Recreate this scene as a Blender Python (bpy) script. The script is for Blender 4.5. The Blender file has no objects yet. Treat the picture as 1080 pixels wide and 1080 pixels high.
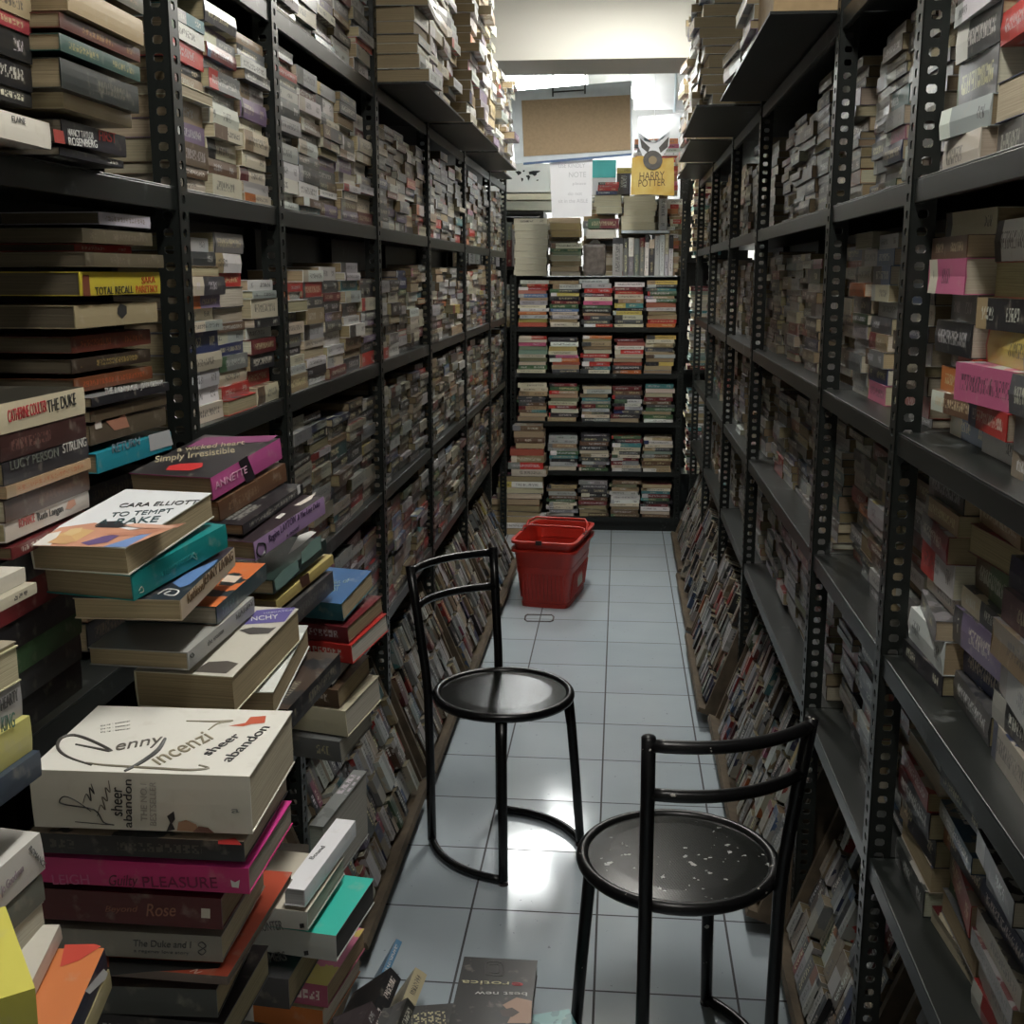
import bpy, bmesh, math, random
import numpy as np
from mathutils import Vector, Matrix
from mathutils.bvhtree import BVHTree

random.seed(11)
DEBUG = False
S = bpy.context.scene
COL = S.collection

# ------------------------------------------------------------------ camera, world, exposure
F_PX, EYE = 1220.0, 1.55
PITCH, YAW = math.radians(11.58), math.radians(5.276)
cam = bpy.data.cameras.new('camera')
cam.sensor_width = 36.0
cam.lens = 36.0 * F_PX / 1080.0
cam.clip_start = 0.05
cam_ob = bpy.data.objects.new('camera', cam)
COL.objects.link(cam_ob)
cam_ob.location = (0, 0, EYE)
cam_ob.rotation_euler = (math.pi / 2 - PITCH, 0, YAW)
S.camera = cam_ob
W = bpy.data.worlds.new('world'); S.world = W
W.use_nodes = True
W.node_tree.nodes['Background'].inputs[0].default_value = (0.75, 0.85, 0.95, 1)
W.node_tree.nodes['Background'].inputs[1].default_value = 0.05
S.view_settings.view_transform = 'Standard'
S.view_settings.look = 'None'
S.view_settings.gamma = 1.0
S.view_settings.use_curve_mapping = False
S.view_settings.exposure = 1.62
LIGHT_NEAR, LIGHT_MID, LIGHT_BACK, LIGHT_REAR = 16.0, 23.0, 11.0, 2.6     # emission of the ceiling fluorescent panels

CAMF = Vector((-math.sin(YAW) * math.cos(PITCH), math.cos(YAW) * math.cos(PITCH), -math.sin(PITCH)))
CAMR = Vector((math.cos(YAW), math.sin(YAW), 0))
CAMU = CAMR.cross(CAMF)


def at(px, py, x=None, y=None, z=None):
    """a place in the aisle seen at px, py of the photograph on the plane x, y or z"""
    d = CAMF + CAMR * ((px - 540) / F_PX) + CAMU * ((540 - py) / F_PX)
    t = (x / d.x) if x is not None else (y / d.y) if y is not None else ((z - EYE) / d.z)
    return Vector((0, 0, EYE)) + d * t


# ------------------------------------------------------------------ helpers
def tag(o, label=None, cat=None, group=None, kind=None):
    if label: o['label'] = label
    if cat: o['category'] = cat
    if group: o['group'] = group
    if kind: o['kind'] = kind
    return o


def empty(name, label, cat, loc=(0, 0, 0), rz=0.0, group=None):
    o = bpy.data.objects.new(name, None)
    o.empty_display_size = 0.05
    COL.objects.link(o)
    o.location = loc
    o.rotation_euler = (0, 0, rz)
    return tag(o, label, cat, group)


class MB:
    def __init__(self):
        self.v, self.f, self.m = [], [], []

    def poly(self, pts, mi=0):
        b = len(self.v)
        self.v += [tuple(p) for p in pts]
        self.f.append(tuple(range(b, b + len(pts))))
        self.m.append(mi)

    def box(self, lo, hi, mi=0, M=None):
        c = [Vector((x, y, z)) for x in (lo[0], hi[0]) for y in (lo[1], hi[1]) for z in (lo[2], hi[2])]
        if M is not None: c = [M @ p for p in c]
        b = len(self.v)
        self.v += [tuple(p) for p in c]
        for q in ((0, 1, 3, 2), (4, 6, 7, 5), (0, 4, 5, 1), (2, 3, 7, 6), (0, 2, 6, 4), (1, 5, 7, 3)):
            self.f.append(tuple(b + i for i in q)); self.m.append(mi)
        return self

    def tube(self, pts, r, n=10, mi=0, closed=False, caps=True):
        pts = [Vector(p) for p in pts]
        N = len(pts)
        rr = r if isinstance(r, (list, tuple)) else [r] * N
        up = None
        rings = []
        for i, p in enumerate(pts):
            if closed:
                t = (pts[(i + 1) % N] - pts[i - 1]).normalized()
            else:
                t = (pts[min(i + 1, N - 1)] - pts[max(i - 1, 0)]).normalized()
            if up is None:
                a = Vector((0, 0, 1)) if abs(t.z) < .9 else Vector((1, 0, 0))
                up = (a - t * a.dot(t)).normalized()
            else:
                up = (up - t * up.dot(t)).normalized()
            s = t.cross(up)
            b = len(self.v)
            for k in range(n):
                a = 2 * math.pi * k / n
                self.v.append(tuple(p + (up * math.cos(a) + s * math.sin(a)) * rr[i]))
            rings.append(b)
        for i in range(N if closed else N - 1):
            b0, b1 = rings[i], rings[(i + 1) % N]
            for k in range(n):
                self.f.append((b0 + k, b0 + (k + 1) % n, b1 + (k + 1) % n, b1 + k)); self.m.append(mi)
        if caps and not closed:
            self.f.append(tuple(rings[0] + k for k in range(n))[::-1]); self.m.append(mi)
            self.f.append(tuple(rings[-1] + k for k in range(n))); self.m.append(mi)
        return self

    def lathe(self, prof, n=48, mi=0, c=(0, 0, 0)):
        rings = []
        for r, z in prof:
            b = len(self.v)
            for k in range(n):
                a = 2 * math.pi * k / n
                self.v.append((c[0] + r * math.cos(a), c[1] + r * math.sin(a), c[2] + z))
            rings.append(b)
        for i in range(len(prof) - 1):
            for k in range(n):
                self.f.append((rings[i] + k, rings[i] + (k + 1) % n, rings[i + 1] + (k + 1) % n, rings[i + 1] + k)); self.m.append(mi)
        self.f.append(tuple(rings[0] + k for k in range(n))[::-1]); self.m.append(mi)
        self.f.append(tuple(rings[-1] + k for k in range(n))); self.m.append(mi)
        return self

    def mesh(self, name, mats, smooth=False):
        me = bpy.data.meshes.new(name)
        me.from_pydata(self.v, [], self.f)
        for m in (mats if isinstance(mats, (list, tuple)) else [mats]):
            me.materials.append(m)
        me.polygons.foreach_set('material_index', self.m)
        if smooth:
            me.polygons.foreach_set('use_smooth', [True] * len(self.f))
        me.update()
        bm = bmesh.new(); bm.from_mesh(me)
        bmesh.ops.recalc_face_normals(bm, faces=bm.faces)
        bm.to_mesh(me); bm.free()
        return me

    def build(self, name, mats, parent=None, smooth=False, bevel=0.0):
        o = bpy.data.objects.new(name, self.mesh(name, mats, smooth))
        COL.objects.link(o)
        if parent is not None: o.parent = parent
        if bevel:
            b = o.modifiers.new('bevel', 'BEVEL'); b.width = bevel; b.segments = 2; b.limit_method = 'ANGLE'
        return o


# ------------------------------------------------------------------ materials
def new_mat(name):
    m = bpy.data.materials.new(name); m.use_nodes = True
    nt = m.node_tree
    return m, nt, nt.nodes['Principled BSDF']


def nd(nt, t, **kw):
    n = nt.nodes.new(t)
    for k, v in kw.items():
        setattr(n, k, v)
    return n


def val(nt, op, a, b=None, c=None):
    n = nt.nodes.new('ShaderNodeMath'); n.operation = op
    for i, x in enumerate((a, b, c)):
        if x is None: continue
        if isinstance(x, (int, float)): n.inputs[i].default_value = x
        else: nt.links.new(x, n.inputs[i])
    return n.outputs[0]


def mixc(nt, fac, a, b):
    n = nt.nodes.new('ShaderNodeMix'); n.data_type = 'RGBA'
    for sock, x in ((n.inputs[0], fac), (n.inputs[6], a), (n.inputs[7], b)):
        if isinstance(x, (int, float)): sock.default_value = x
        elif isinstance(x, tuple): sock.default_value = (*x[:3], 1)
        else: nt.links.new(x, sock)
    return n.outputs[2]


def simple(name, col, rough=.5, metal=0.0, var=0.0, scale=12.0, spec=.5, emit=0.0, bump=0.0, col2=None, detail=4):
    m, nt, b = new_mat(name)
    b.inputs['Roughness'].default_value = rough
    b.inputs['Metallic'].default_value = metal
    b.inputs['Specular IOR Level'].default_value = spec
    tc = nd(nt, 'ShaderNodeTexCoord')
    no = nd(nt, 'ShaderNodeTexNoise'); no.inputs['Scale'].default_value = scale; no.inputs['Detail'].default_value = detail
    nt.links.new(tc.outputs['Object'], no.inputs['Vector'])
    c2 = col2 or tuple(max(0, c * (1 - var)) for c in col)
    r = nd(nt, 'ShaderNodeMapRange'); r.inputs[1].default_value = .35; r.inputs[2].default_value = .65
    nt.links.new(no.outputs['Fac'], r.inputs[0])
    nt.links.new(mixc(nt, r.outputs[0], col, c2), b.inputs['Base Color'])
    if bump:
        bp = nd(nt, 'ShaderNodeBump'); bp.inputs['Strength'].default_value = bump; bp.inputs['Distance'].default_value = .002
        nt.links.new(no.outputs['Fac'], bp.inputs['Height']); nt.links.new(bp.outputs[0], b.inputs['Normal'])
    if emit:
        b.inputs['Emission Color'].default_value = (*col, 1); b.inputs['Emission Strength'].default_value = emit
    return m


def glyphs(nt, a, c, seed, lw, h):
    """ink-like marks: a in metres along the line, c 0..1 across it"""
    fa = val(nt, 'FLOOR', val(nt, 'DIVIDE', a, lw / 4)); fc = val(nt, 'FLOOR', val(nt, 'MULTIPLY', c, h))
    cv = nd(nt, 'ShaderNodeCombineXYZ')
    nt.links.new(fa, cv.inputs[0]); nt.links.new(fc, cv.inputs[1]); nt.links.new(seed, cv.inputs[2])
    w = nd(nt, 'ShaderNodeTexWhiteNoise', noise_dimensions='3D'); nt.links.new(cv.outputs[0], w.inputs[0])
    on = val(nt, 'GREATER_THAN', w.outputs[0], .42)
    gap = val(nt, 'LESS_THAN', val(nt, 'FRACT', val(nt, 'DIVIDE', a, lw)), .76)
    wd = nd(nt, 'ShaderNodeTexWhiteNoise', noise_dimensions='2D')
    cv2 = nd(nt, 'ShaderNodeCombineXYZ')
    nt.links.new(val(nt, 'FLOOR', val(nt, 'DIVIDE', a, lw * 4.7)), cv2.inputs[0]); nt.links.new(seed, cv2.inputs[1])
    nt.links.new(cv2.outputs[0], wd.inputs[0])
    word = val(nt, 'GREATER_THAN', wd.outputs[0], .3)
    return val(nt, 'MULTIPLY', val(nt, 'MULTIPLY', on, gap), word)


def make_cover_mat():
    m, nt, b = new_mat('printed_cover')
    L = nt.links.new
    at1 = nd(nt, 'ShaderNodeAttribute', attribute_name='c1'); at2 = nd(nt, 'ShaderNodeAttribute', attribute_name='c2')
    at3 = nd(nt, 'ShaderNodeAttribute', attribute_name='ink'); dim = nd(nt, 'ShaderNodeAttribute', attribute_name='dim')
    uv = nd(nt, 'ShaderNodeUVMap', uv_map='UVMap')
    su = nd(nt, 'ShaderNodeSeparateXYZ'); L(uv.outputs[0], su.inputs[0])
    sd = nd(nt, 'ShaderNodeSeparateXYZ'); L(dim.outputs['Vector'], sd.inputs[0])
    u, v = su.outputs[0], su.outputs[1]
    seed = val(nt, 'MULTIPLY', at1.outputs['Alpha'], 97.0)
    ptype, style = at2.outputs['Alpha'], at3.outputs['Alpha']
    a = val(nt, 'MULTIPLY', u, sd.outputs[0])
    pat = val(nt, 'GREATER_THAN', style, .02)
    # --- spine: a second tone at one end, lettering along the middle
    r1 = val(nt, 'FRACT', val(nt, 'MULTIPLY', seed, 3.37)); r2 = val(nt, 'FRACT', val(nt, 'MULTIPLY', seed, 7.91))
    band = val(nt, 'MULTIPLY', val(nt, 'GREATER_THAN', u, val(nt, 'MULTIPLY_ADD', r1, .5, .5)), val(nt, 'GREATER_THAN', r2, .35))
    lw = .0085
    g1 = glyphs(nt, a, v, seed, lw, 9.0)
    win = val(nt, 'MULTIPLY', val(nt, 'MULTIPLY', val(nt, 'GREATER_THAN', v, .3), val(nt, 'LESS_THAN', v, .72)),
              val(nt, 'MULTIPLY', val(nt, 'GREATER_THAN', u, .1), val(nt, 'LESS_THAN', u, .9)))
    spine = mixc(nt, band, at1.outputs['Color'], at2.outputs['Color'])
    spine = mixc(nt, val(nt, 'MULTIPLY', val(nt, 'MULTIPLY', g1, win), .8), spine, at3.outputs['Color'])
    # --- front and back: blotches of picture and a title block
    no = nd(nt, 'ShaderNodeTexNoise', noise_dimensions='3D'); no.inputs['Scale'].default_value = 22; no.inputs['Detail'].default_value = 3
    cv = nd(nt, 'ShaderNodeCombineXYZ'); L(a, cv.inputs[0]); L(val(nt, 'MULTIPLY', v, sd.outputs[1]), cv.inputs[1]); L(seed, cv.inputs[2])
    L(cv.outputs[0], no.inputs['Vector'])
    f1 = val(nt, 'GREATER_THAN', no.outputs['Fac'], .52)
    front = mixc(nt, f1, at1.outputs['Color'], at2.outputs['Color'])
    b2 = val(nt, 'MULTIPLY', v, sd.outputs[1])
    g2 = glyphs(nt, b2, val(nt, 'FRACT', val(nt, 'MULTIPLY', u, 9.0)), seed, .014, 7.0)
    win2 = val(nt, 'MULTIPLY', val(nt, 'GREATER_THAN', u, .55), val(nt, 'LESS_THAN', u, .9))
    win2 = val(nt, 'MULTIPLY', win2, val(nt, 'MULTIPLY', val(nt, 'GREATER_THAN', v, .12), val(nt, 'LESS_THAN', v, .88)))
    front = mixc(nt, val(nt, 'MULTIPLY', val(nt, 'MULTIPLY', g2, win2), .85), front, at3.outputs['Color'])
    isf = val(nt, 'GREATER_THAN', ptype, .25)
    edge = val(nt, 'GREATER_THAN', ptype, .75)
    c = mixc(nt, isf, spine, front)
    c = mixc(nt, pat, at1.outputs['Color'], c)
    c = mixc(nt, edge, c, at1.outputs['Color'])
    # --- worn, dusty patches
    tc = nd(nt, 'ShaderNodeTexCoord')
    n2 = nd(nt, 'ShaderNodeTexNoise'); n2.inputs['Scale'].default_value = 45; n2.inputs['Detail'].default_value = 5
    L(tc.outputs['Object'], n2.inputs['Vector'])
    wear = nd(nt, 'ShaderNodeMapRange'); wear.inputs[1].default_value = .6; wear.inputs[2].default_value = .75; wear.inputs[4].default_value = .3
    L(n2.outputs['Fac'], wear.inputs[0])
    c = mixc(nt, wear.outputs[0], c, (.42, .38, .31))
    L(c, b.inputs['Base Color'])
    b.inputs['Roughness'].default_value = .30
    b.inputs['Specular IOR Level'].default_value = .45
    return m


def make_page_mat():
    m, nt, b = new_mat('page_paper')
    at1 = nd(nt, 'ShaderNodeAttribute', attribute_name='c1')
    uv = nd(nt, 'ShaderNodeUVMap', uv_map='UVMap')
    mp = nd(nt, 'ShaderNodeMapping'); mp.inputs['Scale'].default_value = (6, 900, 1)
    nt.links.new(uv.outputs[0], mp.inputs[0])
    no = nd(nt, 'ShaderNodeTexNoise', noise_dimensions='2D'); no.inputs['Scale'].default_value = 1.0; no.inputs['Detail'].default_value = 2
    nt.links.new(mp.outputs[0], no.inputs['Vector'])
    r = nd(nt, 'ShaderNodeMapRange'); r.inputs[1].default_value = .3; r.inputs[2].default_value = .7; r.inputs[3].default_value = .72; r.inputs[4].default_value = 1.0
    nt.links.new(no.outputs['Fac'], r.inputs[0])
    mx = nd(nt, 'ShaderNodeMix', data_type='RGBA', blend_type='MULTIPLY'); mx.inputs[0].default_value = 1
    nt.links.new(at1.outputs['Color'], mx.inputs[6]); nt.links.new(r.outputs[0], mx.inputs[7])
    nt.links.new(mx.outputs[2], b.inputs['Base Color'])
    bp = nd(nt, 'ShaderNodeBump'); bp.inputs['Strength'].default_value = .35; bp.inputs['Distance'].default_value = .001
    nt.links.new(no.outputs['Fac'], bp.inputs['Height']); nt.links.new(bp.outputs[0], b.inputs['Normal'])
    b.inputs['Roughness'].default_value = .85
    b.inputs['Specular IOR Level'].default_value = .2
    return m


def make_floor_mat():
    m, nt, b = new_mat('glazed_floor_tile')
    L = nt.links.new
    ge = nd(nt, 'ShaderNodeNewGeometry')
    sp = nd(nt, 'ShaderNodeSeparateXYZ'); L(ge.outputs['Position'], sp.inputs[0])
    tx = val(nt, 'DIVIDE', val(nt, 'ADD', sp.outputs[0], .03), .3125); ty = val(nt, 'DIVIDE', val(nt, 'SUBTRACT', sp.outputs[1], 2.611), .3115)
    dx = val(nt, 'ABSOLUTE', val(nt, 'SUBTRACT', val(nt, 'FRACT', val(nt, 'ADD', tx, .5)), .5))
    dy = val(nt, 'ABSOLUTE', val(nt, 'SUBTRACT', val(nt, 'FRACT', val(nt, 'ADD', ty, .5)), .5))
    d = val(nt, 'MINIMUM', dx, dy)
    line = val(nt, 'LESS_THAN', d, .0085)
    cv = nd(nt, 'ShaderNodeCombineXYZ'); L(val(nt, 'FLOOR', tx), cv.inputs[0]); L(val(nt, 'FLOOR', ty), cv.inputs[1])
    wn = nd(nt, 'ShaderNodeTexWhiteNoise', noise_dimensions='2D'); L(cv.outputs[0], wn.inputs[0])
    no = nd(nt, 'ShaderNodeTexNoise'); no.inputs['Scale'].default_value = 5; no.inputs['Detail'].default_value = 6
    L(ge.outputs['Position'], no.inputs['Vector'])
    k = val(nt, 'ADD', val(nt, 'MULTIPLY', wn.outputs[0], .35), val(nt, 'MULTIPLY', no.outputs['Fac'], .6))
    base = mixc(nt, k, (.33, .385, .425), (.42, .475, .515))
    sc = nd(nt, 'ShaderNodeTexNoise'); sc.inputs['Scale'].default_value = 60; sc.inputs['Detail'].default_value = 3
    L(ge.outputs['Position'], sc.inputs['Vector'])
    base = mixc(nt, val(nt, 'MULTIPLY', val(nt, 'GREATER_THAN', sc.outputs['Fac'], .72), .6), base, (.12, .12, .13))
    L(mixc(nt, line, base, (.045, .045, .05)), b.inputs['Base Color'])
    ro = val(nt, 'MULTIPLY_ADD', no.outputs['Fac'], .08, .07)
    L(val(nt, 'MAXIMUM', ro, val(nt, 'MULTIPLY', line, .8)), b.inputs['Roughness'])
    # every tile lies a hair off level
    w2 = nd(nt, 'ShaderNodeTexWhiteNoise', noise_dimensions='2D'); L(cv.outputs[0], w2.inputs[0])
    vs = nd(nt, 'ShaderNodeVectorMath', operation='MULTIPLY_ADD'); L(w2.outputs[1], vs.inputs[0])
    vs.inputs[1].default_value = (.008, .012, 0); vs.inputs[2].default_value = (-.004, -.006, 1)
    nv = nd(nt, 'ShaderNodeVectorMath', operation='NORMALIZE'); L(vs.outputs[0], nv.inputs[0])
    bp = nd(nt, 'ShaderNodeBump'); bp.inputs['Strength'].default_value = .12; bp.inputs['Distance'].default_value = .004
    L(no.outputs['Fac'], bp.inputs['Height']); L(nv.outputs[0], bp.inputs['Normal'])
    L(bp.outputs[0], b.inputs['Normal'])
    return m


def make_steel():
    m, nt, b = new_mat('painted_dark_steel')
    L = nt.links.new
    tc = nd(nt, 'ShaderNodeTexCoord')
    n1 = nd(nt, 'ShaderNodeTexNoise'); n1.inputs['Scale'].default_value = 9; n1.inputs['Detail'].default_value = 8; n1.inputs['Roughness'].default_value = .65
    L(tc.outputs['Object'], n1.inputs['Vector'])
    r = nd(nt, 'ShaderNodeMapRange'); r.inputs[1].default_value = .62; r.inputs[2].default_value = .70
    L(n1.outputs['Fac'], r.inputs[0])
    base = mixc(nt, n1.outputs['Fac'], (.007, .0085, .0078), (.013, .0155, .014))
    L(mixc(nt, val(nt, 'MULTIPLY', r.outputs[0], .45), base, (.17, .18, .18)), b.inputs['Base Color'])
    b.inputs['Roughness'].default_value = .36
    b.inputs['Specular IOR Level'].default_value = .35
    b.inputs['Metallic'].default_value = .0
    return m


def make_seat_mat(worn):
    m, nt, b = new_mat('perforated_black_seat')
    L = nt.links.new
    tc = nd(nt, 'ShaderNodeTexCoord')
    vo = nd(nt, 'ShaderNodeTexVoronoi'); vo.inputs['Scale'].default_value = 190; vo.inputs['Randomness'].default_value = 0
    L(tc.outputs['Object'], vo.inputs['Vector'])
    bp = nd(nt, 'ShaderNodeBump'); bp.inputs['Strength'].default_value = .28; bp.inputs['Distance'].default_value = .001
    L(vo.outputs['Distance'], bp.inputs['Height']); L(bp.outputs[0], b.inputs['Normal'])
    no = nd(nt, 'ShaderNodeTexNoise'); no.inputs['Scale'].default_value = 55; no.inputs['Detail'].default_value = 6
    L(tc.outputs['Object'], no.inputs['Vector'])
    n2 = nd(nt, 'ShaderNodeTexNoise'); n2.inputs['Scale'].default_value = 5; n2.inputs['Detail'].default_value = 2
    L(tc.outputs['Object'], n2.inputs['Vector'])
    chip = val(nt, 'GREATER_THAN', val(nt, 'ADD', val(nt, 'MULTIPLY', no.outputs['Fac'], .7), val(nt, 'MULTIPLY', n2.outputs['Fac'], .3)), .632 if worn else .72)
    L(mixc(nt, chip, (.006, .007, .006), (.40, .41, .39)), b.inputs['Base Color'])
    b.inputs['Specular IOR Level'].default_value = .14 if worn else .17
    b.inputs['Roughness'].default_value = .24 if worn else .17
    return m


M_COVER, M_PAGE, M_FLOOR, M_STEEL = make_cover_mat(), make_page_mat(), make_floor_mat(), make_steel()
M_WALL = simple('painted_plaster_wall', (.62, .61, .57), .8, var=.08, scale=3)
M_CEIL = simple('white_ceiling_paint', (.80, .80, .76), .85, var=.05, scale=2)
M_BEAM = simple('cream_beam_paint', (.52, .52, .48), .7, var=.05, scale=2)
M_WOOD = simple('dusty_brown_board', (.105, .078, .05), .65, var=.45, scale=20)
M_BLACK = simple('black_tube_paint', (.005, .005, .0055), .26, var=.2, scale=30, spec=.28)
M_CHIPPED = simple('chipped_black_paint', (.010, .010, .011), .32, var=.0, scale=42, col2=(.012, .012, .013))
M_SEAT, M_SEAT_WORN = make_seat_mat(False), make_seat_mat(True)
M_RED = simple('red_basket_plastic', (.40, .020, .010), .38, var=.2, scale=14)
M_LABEL = simple('pale_sticker_paper', (.42, .38, .30), .6, var=.2, scale=60)
M_DARK = simple('dark_plastic', (.03, .02, .02), .4, var=.1)
M_CARD = simple('brown_hardboard', (.33, .245, .15), .75, var=.12, scale=70)
M_TAPE = simple('pale_blue_frame_tape', (.55, .62, .68), .5, var=.1, scale=20)
M_PAPER = simple('white_sheet_paper', (.78, .80, .84), .7, var=.04)
M_WHITE = simple('white_carton', (.88, .88, .87), .6, var=.03)
M_CREAM = simple('cream_carton', (.70, .66, .52), .7, var=.08)
M_GREYINK = simple('faint_grey_ink', (.50, .52, .56), .7)
M_INK = simple('black_ink', (.015, .015, .017), .6)
M_GOLD = simple('golden_card', (.50, .30, .035), .5, var=.0, scale=9, col2=(.60, .46, .13))
M_FEATHER = simple('dark_grey_card', (.10, .095, .09), .6, var=.3, scale=40)
M_TUBE = simple('white_duct_wrap', (.80, .80, .82), .35, var=.05)
M_CLEAR = simple('grey_brown_wrapped_parcel', (.17, .145, .13), .18, var=.4, scale=30, bump=.6)
M_BOX = simple('tan_cardboard', (.42, .30, .16), .8, var=.15, scale=40)
M_LENS = {}
for nm, s, c in (('near', LIGHT_NEAR, (1, .97, .90)), ('mid', LIGHT_MID, (1, .97, .90)), ('back', LIGHT_BACK, (.97, 1, .98)), ('rear', LIGHT_REAR, (.97, 1, .98))):
    M_LENS[nm] = simple('lit_diffuser_' + nm, c, .5, emit=s)
INKS = {}


def ink_mat(c):
    if c not in INKS:
        INKS[c] = simple('title_ink', c, .45, var=.06)
    return INKS[c]


# ------------------------------------------------------------------ the room
XL, XR = -.6625, .421            # aisle fronts of the two racks


def struct(name, mb, mat):
    return tag(mb.build(name, mat), kind='structure')


struct('floor', MB().box((-1.3, -1.2, -.05), (1.1, 9.6, 0)), M_FLOOR)
struct('ceiling', MB().box((-1.3, -1.2, 2.93), (1.1, 9.6, 3.0)), M_CEIL)
struct('wall_left', MB().box((-1.3, -1.2, 0), (-1.12, 9.6, 2.93)), M_WALL)
struct('wall_right', MB().box((.90, -1.2, 0), (1.1, 9.6, 2.93)), M_WALL)
struct('wall_back', MB().box((-1.12, 9.3, 0), (.90, 9.6, 2.93)), simple('grey_plaster_wall', (.34, .34, .34), .8, var=.08, scale=3))
struct('wall_behind_camera', MB().box((-1.12, -1.2, 0), (.90, -1.1, 2.93)), M_WALL)
struct('beam', MB().box((-1.12, 6.0, 2.585), (.90, 6.45, 2.93)), M_BEAM)
struct('column', MB().box((-1.0, 6.18, 0.0), (-.672, 6.44, 2.585)), M_BEAM) if False else None
struct('pillar', MB().box((-1.12, 6.95, 2.0), (-.70, 7.3, 2.93)), M_BEAM) if False else None


def panel_light(label, x, y, z, lx, ly, mat):
    r = empty('fluorescent_light', label, 'ceiling light', (x, y, z))
    MB().box((-lx / 2 - .02, -ly / 2 - .02, 0), (lx / 2 + .02, ly / 2 + .02, 2.93 - z)).build('housing', M_WHITE, r)
    MB().box((-lx / 2, -ly / 2, -.02), (lx / 2, ly / 2, -.0005)).build('diffuser', mat, r)


panel_light('fluorescent ceiling fitting over the near end of the aisle', -.05, 1.15, 2.86, .16, 1.2, M_LENS['near'])
panel_light('fluorescent ceiling fitting over the middle of the aisle before the beam', .0, 5.0, 2.86, .16, 1.2, M_LENS['mid'])
panel_light('bright fluorescent fitting behind the hanging brown board', -.58, 8.2, 2.84, .62, 1.6, M_LENS['back'])
panel_light('bright fluorescent fitting above the white wrapped ducts', .30, 8.75, 2.84, .5, .45, M_LENS['rear'])


# ------------------------------------------------------------------ slotted steel racks
def post_mesh(h, sx):
    """an L of slotted angle iron: one flange faces the aisle, the other faces the camera; sx = +1 when the rack lies at +x"""
    mb = MB()
    w, t, p = .038, .0025, .025
    n = int(h / p)

    def flange(fn):
        for k in range(n):
            z0, z1 = k * p, (k + 1) * p
            hw, hh, c = .0075, .0062, .003
            cx, cz = w / 2, (z0 + z1) / 2
            hole = [(cx - hw + c, cz - hh), (cx + hw - c, cz - hh), (cx + hw, cz - hh + c), (cx + hw, cz + hh - c),
                    (cx + hw - c, cz + hh), (cx - hw + c, cz + hh), (cx - hw, cz + hh - c), (cx - hw, cz - hh + c)]
            out = [(cx - hw + c, z0), (cx + hw - c, z0), (w, cz - hh + c), (w, cz + hh - c),
                   (cx + hw - c, z1), (cx - hw + c, z1), (0, cz + hh - c), (0, cz - hh + c)]
            corner = {1: (w, z0), 3: (w, z1), 5: (0, z1), 7: (0, z0)}
            for d in (0, t):
                for i in range(8):
                    j = (i + 1) % 8
                    pts = [fn(*out[i], d)] + ([fn(*corner[i], d)] if i in corner else []) + [fn(*out[j], d), fn(*hole[j], d), fn(*hole[i], d)]
                    mb.poly(pts)
            for i in range(8):
                j = (i + 1) % 8
                mb.poly([fn(*hole[i], 0), fn(*hole[j], 0), fn(*hole[j], t), fn(*hole[i], t)])
        for a in (0, w):
            mb.poly([fn(a, 0, 0), fn(a, 0, t), fn(a, n * p, t), fn(a, n * p, 0)])
        mb.poly([fn(0, n * p, 0), fn(w, n * p, 0), fn(w, n * p, t), fn(0, n * p, t)])
    flange(lambda a, z, d: (sx * d, a, z))
    flange(lambda a, z, d: (sx * a, d, z))
    me = mb.mesh('post', M_STEEL)
    bm = bmesh.new(); bm.from_mesh(me); bmesh.ops.remove_doubles(bm, verts=bm.verts, dist=1e-5); bm.to_mesh(me); bm.free()
    return me


def shelf_mb(y0, y1, z, xf, sx, depth, lip=.035):
    """a folded sheet-steel tray: top, turned-down front and back lips, side lips"""
    mb = MB()
    x0, x1 = xf, xf + sx * depth
    lo = lambda a, b: min(a, b)
    bx = lambda xa, xb, ya, yb, za, zb: mb.box((min(xa, xb), ya, za), (max(xa, xb), yb, zb))
    bx(x0, x1, y0, y1, z - .003, z)
    bx(x0, x0 + sx * .003, y0, y1, z - lip, z - .003)
    bx(x0 + sx * .003, x0 + sx * .012, y0, y1, z - lip, z - lip + .002)
    bx(x1 - sx * .003, x1, y0, y1, z - lip, z - .003)
    return mb


RACKS = {}


def rack(name, label, posts, xf, sx, depth, levels, height, odd=None):
    r = empty(name, label, 'shelf rack', (xf, posts[0], 0))
    pm = post_mesh(height, sx)
    for y in posts:
        o = bpy.data.objects.new('post', pm); COL.objects.link(o); o.parent = r; o.location = (0, y - posts[0], 0)
    pb = MB()
    for i, y in enumerate(posts):
        MB().box((min(0, sx * .035) + sx * (depth - .035), y - posts[0], 0), (max(0, sx * .035) + sx * (depth - .035), y - posts[0] + .003, height)).build('back_post', M_STEEL, r)
    for i in range(len(posts) - 1):
        for z in (odd or {}).get(i, levels):
            o = shelf_mb(posts[i] + .0035, posts[i + 1] - .001, z, 0, sx, depth).build('shelf', M_STEEL, r, bevel=.0016)
            o.data.transform(Matrix.Translation((sx * .004, -posts[0], 0)))
        bx0 = sx * (depth - .006)
        MB().box((min(bx0, bx0 + sx * .002), posts[i] - posts[0] + .005, .05), (max(bx0, bx0 + sx * .002), posts[i + 1] - posts[0] - .002, height - .1)).build('added_light_block', M_STEEL, r)  # added sheet: stops light leaking through, keeps gaps between books dark
    RACKS[name] = r
    return r


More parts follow.
